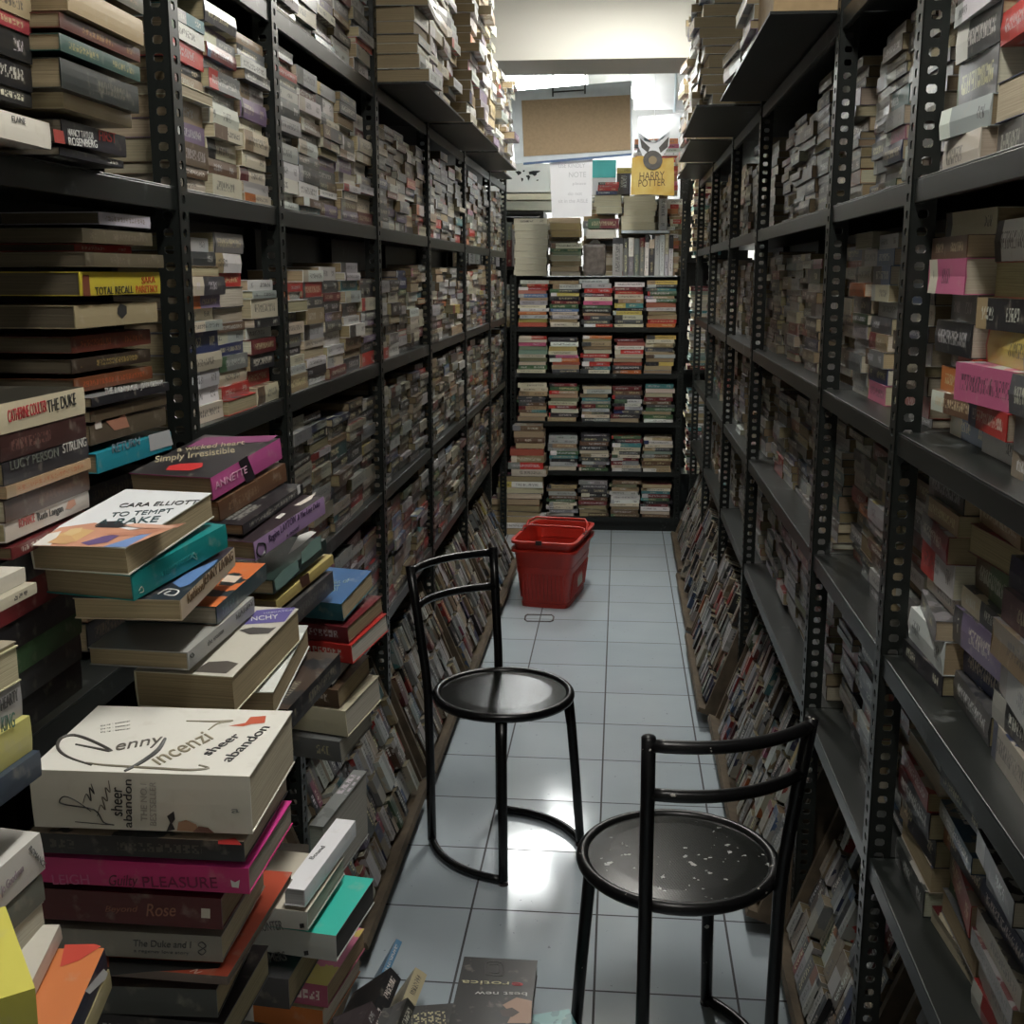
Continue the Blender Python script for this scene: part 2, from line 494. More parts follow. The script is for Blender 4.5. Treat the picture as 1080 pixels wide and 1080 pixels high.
LP = [.78, 1.74, 2.263, 3.20, 4.06, 5.01, 5.97, 6.80]
RP = [.90, 1.80, 2.476, 3.79, 4.72, 5.73, 6.72]
LEV_L = [.58, .943, 1.31, 1.68, 2.05]
LEV_R = [.61, .96, 1.315, 1.688, 2.06]
LEV_L0 = [.58, 1.03, 1.68, 2.05]
DEPTH = .38
rack('left_steel_rack'.replace('left_', 'slotted_'), 'long dark slotted steel book rack along the left wall of the aisle', LP, XL, -1, DEPTH, LEV_L, 2.75, {0: LEV_L0})
rack('slotted_steel_rack', 'long dark slotted steel book rack along the right wall of the aisle', RP, XR, 1, DEPTH, LEV_R, 2.75)

# ------------------------------------------------------------------ books
PAL = [  # name, colour, weight, second tones
    ('black', (.022, .022, .025), 15), ('charcoal', (.055, .057, .06), 10), ('cream', (.52, .48, .37), 15), ('white', (.62, .62, .60), 14),
    ('pale grey', (.36, .37, .37), 9), ('grey', (.17, .175, .175), 8), ('tan', (.30, .22, .13), 8), ('brown', (.11, .068, .042), 10),
    ('red', (.38, .030, .025), 5), ('maroon', (.12, .018, .022), 5), ('navy', (.025, .035, .10), 4), ('blue', (.08, .15, .28), 2),
    ('teal', (.05, .17, .18), 1.5), ('green', (.05, .10, .05), 2.5), ('purple', (.17, .13, .21), 1.5), ('pink', (.42, .10, .19), 1),
    ('orange', (.45, .14, .04), 1.5), ('yellow', (.48, .38, .10), .8)]
PCOL = {n: c for n, c, w in PAL}
PN, PW = [p[0] for p in PAL], [p[2] for p in PAL]
PAGES = [(.40, .33, .21), (.34, .27, .165), (.46, .40, .29), (.27, .21, .125), (.52, .48, .38)]
ORD = ('first second third fourth fifth sixth seventh eighth ninth tenth eleventh twelfth thirteenth fourteenth fifteenth sixteenth seventeenth eighteenth nineteenth twentieth').split()
TENS = {2: 'twenty', 3: 'thirty', 4: 'forty', 5: 'fifty', 6: 'sixty', 7: 'seventy', 8: 'eighty', 9: 'ninety'}
TENTH = {2: 'twentieth', 3: 'thirtieth', 4: 'fortieth', 5: 'fiftieth', 6: 'sixtieth', 7: 'seventieth', 8: 'eightieth', 9: 'ninetieth'}


def ordinal(n):
    if n <= 20: return ORD[n - 1]
    return TENTH[n // 10] if n % 10 == 0 else TENS[n // 10] + '-' + ORD[n % 10 - 1]


def jit(c, rng=random, s=.18):
    k = 1 + rng.uniform(-s, s)
    return tuple(min(.85, max(.004, x * k * (1 + rng.uniform(-.06, .06)))) for x in c)


class Book:
    """a paperback: x runs from spine (0) to fore edge (W), y along the spine, z through the thickness"""
    __slots__ = ('L', 'W', 'T', 'M', 'cname', 'c1', 'c2', 'ink', 'page', 'seed', 'style', 'label', 'group', 'bulge', 'front', 'rank', 'kind', 'curl')

    def __init__(s, L, W, T, M, cname=None, c1=None, c2=None, ink=None, page=None, style=.5, label=None, group=None, front=None, curl=0.0):
        s.L, s.W, s.T, s.M = L, W, T, M
        s.cname = cname or random.choices(PN, PW)[0]
        s.c1 = c1 or jit(PCOL[s.cname])
        n2 = random.choices(PN, PW)[0]
        s.c2 = c2 or jit(PCOL[n2])
        lum = sum(s.c1) / 3
        s.ink = ink or (jit((.03, .03, .035)) if lum > .22 else jit(random.choice(((.6, .58, .5), (.55, .5, .3), (.5, .5, .5)))))
        s.page = page or jit(random.choice(PAGES), s=.1)
        s.seed, s.style, s.label, s.group = random.random(), style, label, group
        s.bulge = random.choice((0, 0, .03, -.05, .06)) * T
        s.front = front or s.c1
        s.rank = 0
        s.curl = curl


def book_geo(b, detail=False):
    """cover and page block as ([verts], [(face, ptype, uv list)]) pairs"""
    L, W, T, c = b.L, b.W, b.T, min(.0012, b.T * .09)
    ns = 4 if detail else 2
    outer = [(W, 0, 1.0)]
    arc = [(-b.bulge * math.sin(math.pi * i / ns), T * i / ns) for i in range(ns + 1)]
    prof = [(W, 0)] + arc + [(W, T)]
    nseg = 6 if (detail and b.curl) else 1
    cv, cf = [], []

    def lift(x, y):
        if not b.curl: return 0.0
        return b.curl * max(0, (x / W - .35) / .65) ** 2 * (.35 + .65 * (y / L))
    # outer skin
    if nseg > 1:
        top = [(W * i / nseg, T) for i in range(nseg + 1)]
        prof = [(W, 0)] + arc[:-1] + top
    P = len(prof)
    for y in (0, L):
        for i, (x, z) in enumerate(prof):
            cv.append((x, y, z + (lift(x, y) if z == T else 0)))
    vt = 0.0
    for i in range(P - 1):
        (x0, z0), (x1, z1) = prof[i], prof[i + 1]
        if i == 0: pt, uvs = .5, [(0, 1), (1, 1), (1, 0), (0, 0)]
        elif i <= ns: pt, uvs = 0.0, [(0, z0 / T), (1, z0 / T), (1, z1 / T), (0, z1 / T)]
        else: pt, uvs = .5, [(0, x0 / W), (1, x0 / W), (1, x1 / W), (0, x1 / W)]
        cf.append(((i, P + i, P + i + 1, i + 1), pt, uvs))
    # inner faces and rims of the boards
    n0 = len(cv)
    inner = [(W, c), (c, c), (c, T - c), (W, T - c)]
    for y in (0, L):
        for x, z in inner:
            cv.append((x, y, z + (lift(x, y) if z > T / 2 else 0)))
    z4 = [(0, 0)] * 4
    for i in range(3):
        if i == 1 and not detail: continue
        cf.append(((n0 + i, n0 + i + 1, n0 + 4 + i + 1, n0 + 4 + i), 1.0, z4))
    cf.append(((0, n0, n0 + 4, P), 1.0, z4))
    cf.append(((P - 1, P + P - 1, n0 + 7, n0 + 3), 1.0, z4))
    mid = list(range(1, ns + 2))
    for k, (o, q) in enumerate(((0, n0), (P, n0 + 4))):
        r1 = (o + 0, o + 1, q + 1, q + 0)
        r2 = tuple([o + i for i in mid] + [q + 2, q + 1])
        r3 = tuple([q + 2] + [o + i for i in range(ns + 1, P)] + [q + 3])
        for r in (r1, r2, r3):
            cf.append((r if k == 0 else r[::-1], 1.0, [(0, 0)] * len(r)))
    # page block
    e = .0012
    x0, x1, y0, y1, z0, z1 = c, W - e, e, L - e, c, T - c
    pv = [(x0, y0, z0), (x1, y0, z0), (x1, y1, z0), (x0, y1, z0), (x0, y0, z1), (x1, y0, z1), (x1, y1, z1), (x0, y1, z1)]
    pf = [((0, 1, 5, 4), 0.0, [(0, z0), (W, z0), (W, z1), (0, z1)]),
          ((1, 2, 6, 5), 0.0, [(0, z0), (L, z0), (L, z1), (0, z1)]),
          ((2, 3, 7, 6), 0.0, [(0, z0), (W, z0), (W, z1), (0, z1)])]
    if detail:
        pf += [((3, 0, 4, 7), 0.0, z4), ((0, 3, 2, 1), 0.0, z4), ((4, 5, 6, 7), 0.0, z4)]
    return (cv, cf), (pv, pf)


def fill_attrs(me, fc1, fc2, fink, fdim, luv, smooth=None):
    n = len(me.polygons)
    for nm, arr in (('c1', fc1), ('c2', fc2), ('ink', fink)):
        a = me.attributes.new(nm, 'FLOAT_COLOR', 'FACE')
        a.data.foreach_set('color', np.asarray(arr, np.float32).ravel())
    a = me.attributes.new('dim', 'FLOAT_VECTOR', 'FACE')
    a.data.foreach_set('vector', np.asarray(fdim, np.float32).ravel())
    u = me.uv_layers.new(name='UVMap')
    u.data.foreach_set('uv', np.asarray(luv, np.float32).ravel())


class BookMesh:
    """gathers the geometry of one part, or of many books, into one mesh"""
    def __init__(s):
        s.v, s.f, s.mi, s.c1, s.c2, s.ink, s.dim, s.uv = [], [], [], [], [], [], [], []

    def add(s, b, part, geo, M=None):
        vs, fs = geo
        o = len(s.v)
        if M is None: s.v += vs
        else:
            A = np.array(M)[:3]
            P = np.array(vs) @ A[:, :3].T + A[:, 3]
            s.v += [tuple(p) for p in P.tolist()]
        for face, pt, uvs in fs:
            s.f.append(tuple(o + i for i in face)); s.mi.append(part)
            base = b.c1 if part == 0 else b.page
            if part == 0 and pt == .5: base = b.front
            s.c1.append((*base, b.seed)); s.c2.append((*b.c2, pt)); s.ink.append((*b.ink, b.style))
            s.dim.append((b.L, b.W, b.T)); s.uv += uvs

    def mesh(s, name, mats, flip=False):
        me = bpy.data.meshes.new(name)
        me.from_pydata(s.v, [], s.f)
        for m in mats: me.materials.append(m)
        if len(mats) > 1: me.polygons.foreach_set('material_index', s.mi)
        fill_attrs(me, s.c1, s.c2, s.ink, s.dim, s.uv)
        me.update()
        return me


def book_thing(b, name='paperback', cat='book', detail=True):
    r = bpy.data.objects.new(name, None); COL.objects.link(r)
    r.empty_display_size = .03
    r.matrix_world = b.M
    tag(r, b.label, cat, b.group)
    gc, gp = book_geo(b, detail)
    for nm, part, g, m in (('cover', 0, gc, M_COVER), ('page_block', 1, gp, M_PAGE)):
        bm_ = BookMesh(); bm_.add(b, part, g)
        o = bpy.data.objects.new(nm, bm_.mesh(nm, [m])); COL.objects.link(o); o.parent = r
    return r


ALL = []          # every shelved paperback; the ones that show largest become things, the rest one mass
LEVEL_NAME = {0: 'bottom shelf', 1: 'low shelf', 2: 'middle shelf', 3: 'upper shelf', 4: 'top shelf'}


def rot_basis(ex, ey, ez, o):
    M = Matrix.Identity(4)
    for i in range(3):
        M[i][0], M[i][1], M[i][2], M[i][3] = ex[i], ey[i], ez[i], o[i]
    return M


def flat_matrix(wall, xs, y0, z, L, yaw=0.0, roll=0.0):
    """a book lying flat with its spine to the aisle; y0 = its near end"""
    if wall == 'left':     # spine faces +x
        ex, ey, o = Vector((-1, 0, 0)), Vector((0, -1, 0)), Vector((xs, y0 + L, z))
    else:
        ex, ey, o = Vector((1, 0, 0)), Vector((0, 1, 0)), Vector((xs, y0, z))
    R = Matrix.Rotation(yaw, 3, 'Z')
    mid = Vector((xs, y0 + L / 2, z))
    ex2, ey2 = R @ ex, R @ ey
    o2 = mid + R @ (o - mid)
    return rot_basis(ex2, ey2, Vector((0, 0, 1)), o2)


def stack(wall, xs, y0, z0, zmax, key, colours=None, dull=1.0, Lr=(.165, .192), Tr=(.014, .036), jx=.010, jy=.007, yaw=.05, W=None, out=None, page=None, ncap=99):
    z, n = z0 + .0006, 0
    out = ALL if out is None else out
    while n < ncap:
        T = random.uniform(*Tr)
        if colours and n < len(colours) and isinstance(colours[n], tuple): cn, T = colours[n]
        else: cn = colours[n] if colours and n < len(colours) else None
        if z + T > zmax: break
        L = random.uniform(*Lr)
        w = W or random.uniform(.104, .125)
        M = flat_matrix(wall, xs + random.gauss(0, jx), y0 + random.uniform(-jy, jy), z, L, random.gauss(0, yaw))
        if random.random() < .06:      # now and then the fore edge shows instead of the spine
            M = M @ Matrix.Translation((w, L, 0)) @ Matrix.Rotation(math.pi, 4, 'Z')
        b = Book(L, w, T, M, cn, page=page)
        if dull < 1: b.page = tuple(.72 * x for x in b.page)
        if dull < 1: b.c1, b.c2, b.front = [tuple(dull * x for x in c) for c in (b.c1, b.c2, b.front)]  # shade of the darker shelves is multiplied into duller cover and page colours
        n += 1
        b.group = key[1]
        b.label = (key[0], n)
        out.append(b)
        z += T + .0004
    return n


LIGHTER = ['white', 'cream', 'pale grey', 'white', 'cream', 'grey', 'tan', 'charcoal', 'pale grey', 'white', 'cream', 'charcoal', 'red', 'maroon', 'black', 'brown', 'grey', 'teal', 'purple']
FIXED = {   # columns whose spines can be told one by one in the photograph, from the shelf upward
    ('right', 0, 2, 'far0'): [('blue', .036), ('brown', .03), ('orange', .036), ('red', .02), ('black', .046), ('grey', .038), ('pink', .048), ('brown', .03)],
    ('right', 0, 2, 'far1'): [('white', .036), ('red', .034), ('pink', .05), ('yellow', .044), ('black', .04), ('red', .045), ('white', .052)],
    ('right', 0, 3, 'far0'): [('cream', .05), ('pale grey', .04), ('grey', .062), ('charcoal', .05), ('white', .028)],
    ('right', 0, 3, 'far1'): [('charcoal', .05), ('navy', .05), ('tan', .045), ('red', .04), ('white', .03), ('maroon', .03)],
    ('right', 1, 3, 'far0'): None,
    ('right', 0, 1, 'far0'): [('black', .03), ('white', .05), ('grey', .03), ('cream', .03), ('pale grey', .05), ('maroon', .04), ('tan', .03)],
    ('right', 0, 1, 'far1'): [('charcoal', .04), ('navy', .045), ('purple', .05), ('charcoal', .03), ('green', .05), ('maroon', .04)],
    ('right', 1, 2, 'far1'): [('pink', .036), ('navy', .03), ('grey', .03), ('tan', .03), ('charcoal', .03), ('pale grey', .028), ('cream', .03), ('blue', .034), ('blue', .03), ('pale grey', .026)],
    ('left', 1, 2, 'far2'): ['cream', 'white', 'pale grey', 'cream', 'navy', 'pale grey', 'cream', 'purple', 'charcoal', 'tan'],
    ('left', 1, 2, 'far1'): ['red', 'red', 'cream', 'grey', 'navy', 'pale grey', 'brown', 'pale grey', 'black', 'red'],
}
NUMBAY_L = ['bay behind the near piles', 'second bay', 'third bay', 'fourth bay', 'fifth bay', 'sixth bay', 'last bay']
NUMBAY_R = ['nearest bay', 'second bay', 'third bay', 'fourth bay', 'fifth bay', 'last bay']


def fill_bay(wall, i, y0, y1, li, z, znext):
    xf, sx = (XL, -1) if wall == 'left' else (XR, 1)
    width = y1 - y0 - .045
    n = max(1, round(width / .172)) if (i or wall == 'left') else int(width / .186)
    step = width / n if (i or wall == 'left') else .186
    rowname = (NUMBAY_L if wall == 'left' else NUMBAY_R)[i]
    for k in range(n):
        ya = y1 - .004 - (k + 1) * step       # columns counted from the far post
        if ya < y0 + .04: ya = y0 + .04
        fill = random.uniform(.86, 1.0) if wall == 'left' else random.uniform(.84, 1.0)
        setback = random.uniform(.012, .022) if wall == 'left' else random.uniform(.050, .080)
        if wall == 'right' and i == 0: setback = .05 + .012 * (k % 2)
        cn = ordinal(n - k)
        key = ('%s stack, %s wall %s, %s' % (cn, wall, rowname, LEVEL_NAME[li]), 'paperbacks stacked on the %s wall, %s, %s' % (wall, rowname, LEVEL_NAME[li]))
        cols = FIXED.get((wall, i, li, 'far%d' % k))
        if cols: fill = .97
        if cols is None and wall == 'left' and li >= 2 and i in (1, 2):
            cols = [random.choice(LIGHTER) for _ in range(16)]
        big = dict(Tr=(.022, .048), Lr=(.172, .183)) if (wall == 'right' and i == 0) else dict(Lr=(step * .90, step * .97), jx=.006, jy=.0015, yaw=.012)
        if wall == 'left' and li == 2 and i >= 1 and not FIXED.get((wall, i, li, 'far%d' % k)): fill = random.uniform(.70, .92)
        stack(wall, xf + sx * setback, ya + .003, z, z + (znext - z - .04) * fill, key, cols, dull=1.0 if cols else (.68 if wall == 'left' and li > 1 else .42), **big)  # right-hand and lower stacks carry their shade in the book colours
        # a second row of books stands behind and fills the depth of the shelf
        if li in (2, 3) and i < 3:
            pass


for i in range(1, len(LP) - 1):
    zs = LEV_L + [2.55]
    for li in range(5):
        if li == 4 and 3 <= i: continue            # the overhanging piles take the top
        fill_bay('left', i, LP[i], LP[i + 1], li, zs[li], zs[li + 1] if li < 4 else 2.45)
for i in range(0, len(RP) - 1):
    zs = LEV_R + [2.55]
    for li in range(5):
        if li == 4 and 2 <= i: continue
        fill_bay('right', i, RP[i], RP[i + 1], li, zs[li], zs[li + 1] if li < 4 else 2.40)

# piles that jut out over the aisle on sheets laid on the top shelves
OVER = []


def overhang(wall, i, y0, y1, x_out, z, ztop, n, label, skip=0.0):
    xf, sx = (XL, -1) if wall == 'left' else (XR, 1)
    mb = MB().box((min(x_out, xf + sx * .25), y0, z + .001), (max(x_out, xf + sx * .25), y1, z + .007))
    tag(mb.build('shelf_liner_sheet', M_STEEL), label, 'sheet', 'sheets carrying the piles above the aisle')
    y0 += skip
    step = (y1 - y0) / n
    for k in range(n):
        rowname = (NUMBAY_L if wall == 'left' else NUMBAY_R)[i]
        key = ('%s pile jutting out, %s wall %s' % (ordinal(k + 1), wall, rowname), 'paperbacks piled above the %s wall, %s' % (wall, rowname))
        stack(wall, x_out + sx * random.uniform(.0, .03), y0 + k * step + .004, z + .0075, ztop - random.uniform(0, .08), key,
              [random.choice(['white', 'white', 'cream', 'pale grey', 'white', 'white', 'pale grey', 'cream', 'tan', 'grey', 'charcoal', 'white', 'purple', 'pale grey']) for _ in range(30)],
              Lr=(step - .03, step - .012), Tr=(.018, .04), jx=.014, yaw=.04, W=.15, page=random.choice(PAGES[:3]))


overhang('left', 3, 3.255, 4.05, -.535, 2.055, 2.62, 4, 'dark sheet under the first piles jutting from the left rack top')
overhang('left', 4, 4.115, 4.98, -.515, 2.055, 2.72, 4, 'dark sheet under the second piles jutting from the left rack top')
overhang('left', 5, 5.05, 5.92, -.525, 2.055, 2.50, 4, 'dark sheet under the third piles jutting from the left rack top')
overhang('left', 6, 6.02, 6.45, -.595, 2.055, 2.42, 3, 'dark sheet under the last piles jutting from the left rack top')
overhang('right', 2, 2.53, 3.74, .29, 2.065, 2.22, 3, 'olive sheet under the cardboard box on the right rack top', .33)
overhang('right', 3, 3.84, 4.68, .225, 2.065, 2.75, 4, 'dark sheet under the first tall piles jutting from the right rack top')
overhang('right', 4, 4.78, 5.68, .26, 2.065, 2.58, 4, 'dark sheet under the second tall piles jutting from the right rack top')
overhang('right', 5, 5.79, 6.66, .30, 2.065, 2.42, 4, 'dark sheet under the last piles jutting from the right rack top')

# ------------------------------------------------------------------ slanted floor trays under both racks
def tray(wall, y0, y1, xb, xt, label, key, zb=.094, zt=.458):
    """a slanted wooden tray holding two tiers of paperbacks, spines up the slope"""
    sx = -1 if wall == 'left' else 1
    r = empty('slanted_book_tray', label, 'book tray', (xb, y0, 0), 0, 'slanted wooden book trays on the floor')
    s = Vector((xt - xb, 0, zt - zb)); SL = s.length; s.normalize()
    nrm = Vector((-sx * s.z, 0, sx * s.x)) if True else None       # outward, toward the aisle and up
    if nrm.z < 0: nrm = -nrm
    ln = y1 - y0
    loc = Vector((xb, y0, 0))

    def slab(a0, a1, d0, d1, ya, yb, name):
        mb = MB()
        pts = [Vector((xb, 0, zb)) + s * a + nrm * d for a, d in ((a0, d0), (a1, d0), (a1, d1), (a0, d1))]
        for q in range(4):
            p, p2 = pts[q], pts[(q + 1) % 4]
            mb.poly([(p.x - xb, ya, p.z), (p2.x - xb, ya, p2.z), (p2.x - xb, yb, p2.z), (p.x - xb, yb, p.z)])
        mb.poly([(p.x - xb, ya, p.z) for p in pts]); mb.poly([(p.x - xb, yb, p.z) for p in pts[::-1]])
        mb.build(name, M_WOOD, r)
    slab(-.02, SL, -.150, -.137, 0, ln, 'back_board')
    slab(-.035, -.018, -.150, .012, 0, ln, 'front_board')
    for ya in (0.0, ln - .014):
        slab(-.018, SL, -.137, -.01, ya, ya + .014, 'end_panel')
    nt_ = 4
    pitch = (SL - .015) / nt_
    for ti in range(nt_):
        y, k, run = y0 + .024, 0, 0
        lean = 0.0
        while y < y1 - .055:
            T = random.uniform(.022, .050)
            if y + T > y1 - .024: break
            L = pitch * random.uniform(.80, .985)
            k += 1
            if run <= 0:
                run, lean = random.randint(2, 7), random.gauss(0, .05)
            run -= 1
            push = random.uniform(-.022, .006)
            o = Vector((xb, y, zb)) + s * (ti * pitch + .002) + nrm * push
            ey = (s + Vector((0, lean, 0))).normalized()
            ex = -nrm
            ez = ex.cross(ey).normalized()
            if ez.y < 0: o = o + Vector((0, T, 0))
            b = Book(L, .108, T, rot_basis(ex, ey, ez, o), random.choices(PN + ['cream', 'white', 'pale grey', 'tan'], PW + [12, 12, 10, 8])[0])
            b.c1, b.c2, b.front = [tuple(.38 * x + .005 for x in c) for c in (b.c1, b.c2, b.front)]  # shade down at the floor is put into these dull cover colours
            b.page = tuple(.42 * x for x in b.page)  # dark tray interior painted into the page colour
            b.group = key[1]
            b.label = ('%%s book in %s tier, %s' % (('lowest', 'second', 'third', 'top')[ti], key[0].replace('floor ', '')), k)
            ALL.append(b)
            y += T + (abs(lean) * L * .5 if run <= 0 else 0) + .0008


GT = 'paperbacks standing in the slanted floor trays'
for ya, yb, xb, nm in ((1.92, 2.255, -.565, 'near left floor tray'), (2.31, 3.19, -.56, 'left floor tray beside the far chair'), (3.25, 4.05, -.555, 'third left floor tray'),
                       (4.11, 5.0, -.545, 'fourth left floor tray'), (5.06, 5.96, -.535, 'left floor tray behind the red basket')):
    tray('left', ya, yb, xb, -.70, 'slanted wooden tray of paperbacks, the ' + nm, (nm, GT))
for ya, yb, xb, nm in ((1.0, 1.79, .40, 'nearest right floor tray'), (1.85, 2.47, .395, 'right floor tray beside the near chair'), (2.53, 3.78, .345, 'right floor tray beyond the near chair'),
                       (3.84, 4.70, .315, 'fourth right floor tray'), (4.78, 5.71, .325, 'fifth right floor tray'), (5.79, 6.68, .34, 'last right floor tray')):
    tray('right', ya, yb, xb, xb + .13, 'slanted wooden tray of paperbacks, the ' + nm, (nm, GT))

# ------------------------------------------------------------------ the books one can tell apart in front
HEROES = []
NEAR_ONLY = ('books in the lower corner beside the near pile', 'large paperbacks on the upper shelf over the near piles')


def pen(u, l):
    p = 0
    Mi, Mj = u.M.inverted() @ l.M, l.M.inverted() @ u.M
    for a in range(9):
        for c in range(9):
            q = Mi @ Vector((l.W * a / 8, l.L * c / 8, l.T))
            if 0 <= q.x <= u.W and 0 <= q.y <= u.L and q.z < u.T: p = max(p, q.z)
            q = Mj @ Vector((u.W * a / 8, u.L * c / 8, 0))
            if 0 <= q.x <= l.W and 0 <= q.y <= l.L and q.z > 0: p = max(p, l.T - q.z)
    return p


def hero(mode, px, py, D, L, W, T, head=0, tilt=0, roll=0, c='grey', c2=None, front=None, ink=None, page=None, style=.5,
         label='', far=False, group=None, curl=0.0, cat='book'):
    h, t = math.radians(head), math.radians(tilt)
    away = Vector((math.sin(h) * math.cos(t), math.cos(h) * math.cos(t), math.sin(t)))
    right = Vector((math.cos(h), -math.sin(h), 0))
    up = right.cross(away)
    if roll:
        R = Matrix.Rotation(math.radians(roll), 3, away)
        right, up = R @ right, R @ up
    A = at(px, py, y=D)
    if mode == 'R': ex, ey, loc = -right, -away, Vector((0, 0 if far else L, T))
    elif mode == 'L': ex, ey, loc = right, away, Vector((W, L if far else 0, T))
    else: ex, ey, loc = away, -right, Vector((0, L if far else 0, T))
    o = A - (ex * loc.x + ey * loc.y + up * loc.z)
    b = Book(L, W, T, rot_basis(ex, ey, up, o), c if isinstance(c, str) else 'grey', None if isinstance(c, str) else c,
             PCOL.get(c2, c2) if c2 else None, ink, page, style, label, group, PCOL.get(front, front) if front else None, curl)
    b.bulge = .02 * T
    if not c2: b.c2 = tuple(.75 * x for x in b.c1)
    if group != 'books lying on the floor':     # what lies underneath yields to what lies on it
        for hb_, _r in HEROES:
            if hb_.group != group or (group in NEAR_ONLY and hb_ is not HEROES[-1][0]): continue
            p = pen(hb_, b)
            if 0 < p < .5 * b.T and b.T - p > .009: b.T -= p + .0004
            elif 0 < p < .03: b.M = Matrix.Translation(-up * (p + .0003)) @ b.M
    r = book_thing(b)
    HEROES.append((b, r))
    return b, r


def on_face(b, face, px, py):
    """the spot on a book's top board or spine that is seen at px, py, in the book's own axes"""
    Mi = b.M.inverted()
    d = CAMF + CAMR * ((px - 540) / F_PX) + CAMU * ((540 - py) / F_PX)
    o, d = Mi @ Vector((0, 0, EYE)), Mi.to_3x3() @ d
    if face == 'top': t = (b.T - o.z) / d.z
    else: t = -o.x / d.x
    return o + d * t


def lift_at(b, p):
    if not b.curl: return 0.0
    return b.curl * max(0, (p.x / b.W - .35) / .65) ** 2 * (.35 + .65 * (p.y / b.L))


def patch(h, face, pts, col, name='printed_picture', off=.0004):
    b, r = h
    mb = MB()
    P = [on_face(b, face, *p) for p in pts]
    n = Vector((0, 0, 1)) if face == 'top' else Vector((-1, 0, 0))
    P = [p + n * (off + lift_at(b, p) + (max(b.bulge, 0) if face != 'top' else 0)) for p in P]
    c0 = sum(P, Vector()) / len(P)
    for i in range(len(P)):
        mb.poly([c0, P[i], P[(i + 1) % len(P)]])
    return mb.build(name, ink_mat(col), r)


def text_data(body, shear=0.0):
    cu = bpy.data.curves.new('lettering', 'FONT')
    cu.body = body; cu.shear = shear; cu.extrude = 0.004
    o = bpy.data.objects.new('lettering', cu); COL.objects.link(o)
    dg = bpy.context.evaluated_depsgraph_get()
    me = bpy.data.meshes.new_from_object(o.evaluated_get(dg))
    bpy.data.objects.remove(o); bpy.data.curves.remove(cu)
    return me


def lettering(parent, body, O, ax, ay, width, height, mat, name='lettering', shear=0.0):
    """text whose baseline starts at O, runs along ax over width and stands height tall along ay (parent's axes)"""
    me = text_data(body, shear)
    co = np.empty(len(me.vertices) * 3); me.vertices.foreach_get('co', co); co = co.reshape(-1, 3)
    x0, x1 = co[:, 0].min(), co[:, 0].max()
    co[:, 0] = (co[:, 0] - x0) / (x1 - x0) * width
    co[:, 1] *= height / .70
    co[:, 2] *= .06
    ax, ay = Vector(ax).normalized(), Vector(ay).normalized()
    az = ax.cross(ay)
    A = np.array([ax, ay, az])
    co = co @ A + np.array(O)
    me.vertices.foreach_set('co', co.ravel()); me.update()
    me.materials.clear(); me.materials.append(mat)
    o = bpy.data.objects.new(name, me); COL.objects.link(o); o.parent = parent
    return o


def words_on(h, face, body, p0, p1, height, col, shear=0.0):
    b, r = h
    a, e = on_face(b, face, *p0), on_face(b, face, *p1)
    n = Vector((0, 0, 1)) if face == 'top' else Vector((-1, 0, 0))
    d = e - a
    if face == 'top': d.z = 0
    else: d.x = 0
    o = a + n * (.0006 + (max(b.bulge, 0) if face != 'top' else 0) + max(lift_at(b, a), lift_at(b, e)))
    lettering(r, body, o, d, n.cross(d), d.length, height, ink_mat(col), 'title', shear)


def strokes_on(h, face, lines, rad, col, name='title'):
    b, r = h
    mb = MB()
    n = Vector((0, 0, 1)) if face == 'top' else Vector((-1, 0, 0))
    for pl in lines:
        P = [on_face(b, face, *p) for p in pl]
        P = [p + n * (lift_at(b, p) + .0002 + (max(b.bulge, 0) if face != 'top' else 0)) for p in P]
        Q = []
        for i in range(len(P) - 1):
            p0, p1, p2, p3 = P[max(i - 1, 0)], P[i], P[i + 1], P[min(i + 2, len(P) - 1)]
            for k in range(4):
                t = k / 4
                Q.append(.5 * ((2 * p1) + (p2 - p0) * t + (2 * p0 - 5 * p1 + 4 * p2 - p3) * t * t + (3 * p1 - p0 - 3 * p2 + p3) * t ** 3))
        Q.append(P[-1])
        mb.tube(Q, [rad * (.55 + .45 * math.sin(3.1 * i / max(1, len(Q) - 1))) for i in range(len(Q))], 6)
    mb.build(name, ink_mat(col), r)


def c7(pts): return [(x / 3, 720 + y / 3) for x, y in pts]
def c4(pts): return [(x / 3, 360 + y / 3) for x, y in pts]
def c66(pts): return [(180 + x / 4.5, 560 + y / 4.5) for x, y in pts]
def c2(pts): return [(x / 5.4, 380 + y / 5.4) for x, y in pts]


BLK, WHT, GRYI = (.015, .015, .018), (.62, .62, .60), (.16, .16, .16)
OLDP, DIMP = (.36, .29, .18), (.30, .24, .15)
G1 = 'books in the near pile topped by the white handwritten cover'
# --- near pile
penny = hero('F', 263, 819, .945, .205, .150, .057, -1, 1.5, c=(.56, .54, .48), front=(.66, .65, .60), style=0, page=(.46, .41, .31),
             label='thick white paperback with handwritten title on top of the near pile', group=G1)
strokes_on(penny, 'top', [c7([(290, 262), (215, 236), (183, 208), (193, 178), (235, 168), (290, 185), (352, 217), (300, 208), (240, 196)])], 0.0019, (.06, .055, .05))
words_on(penny, 'top', 'enny', c7([(368, 216)])[0], c7([(522, 190)])[0], .022, (.10, .09, .075), .35)
strokes_on(penny, 'top', [c7([(272, 254), (330, 262), (420, 268), (520, 274), (600, 278), (660, 272), (630, 262)])], 0.0017, (.20, .18, .13))
strokes_on(penny, 'top', [c7([(395, 281), (450, 252), (500, 215), (523, 178)])], 0.0026, (.02, .02, .02))
words_on(penny, 'top', 'incenzi', c7([(505, 262)])[0], c7([(690, 172)])[0], .024, (.22, .19, .12), .35)
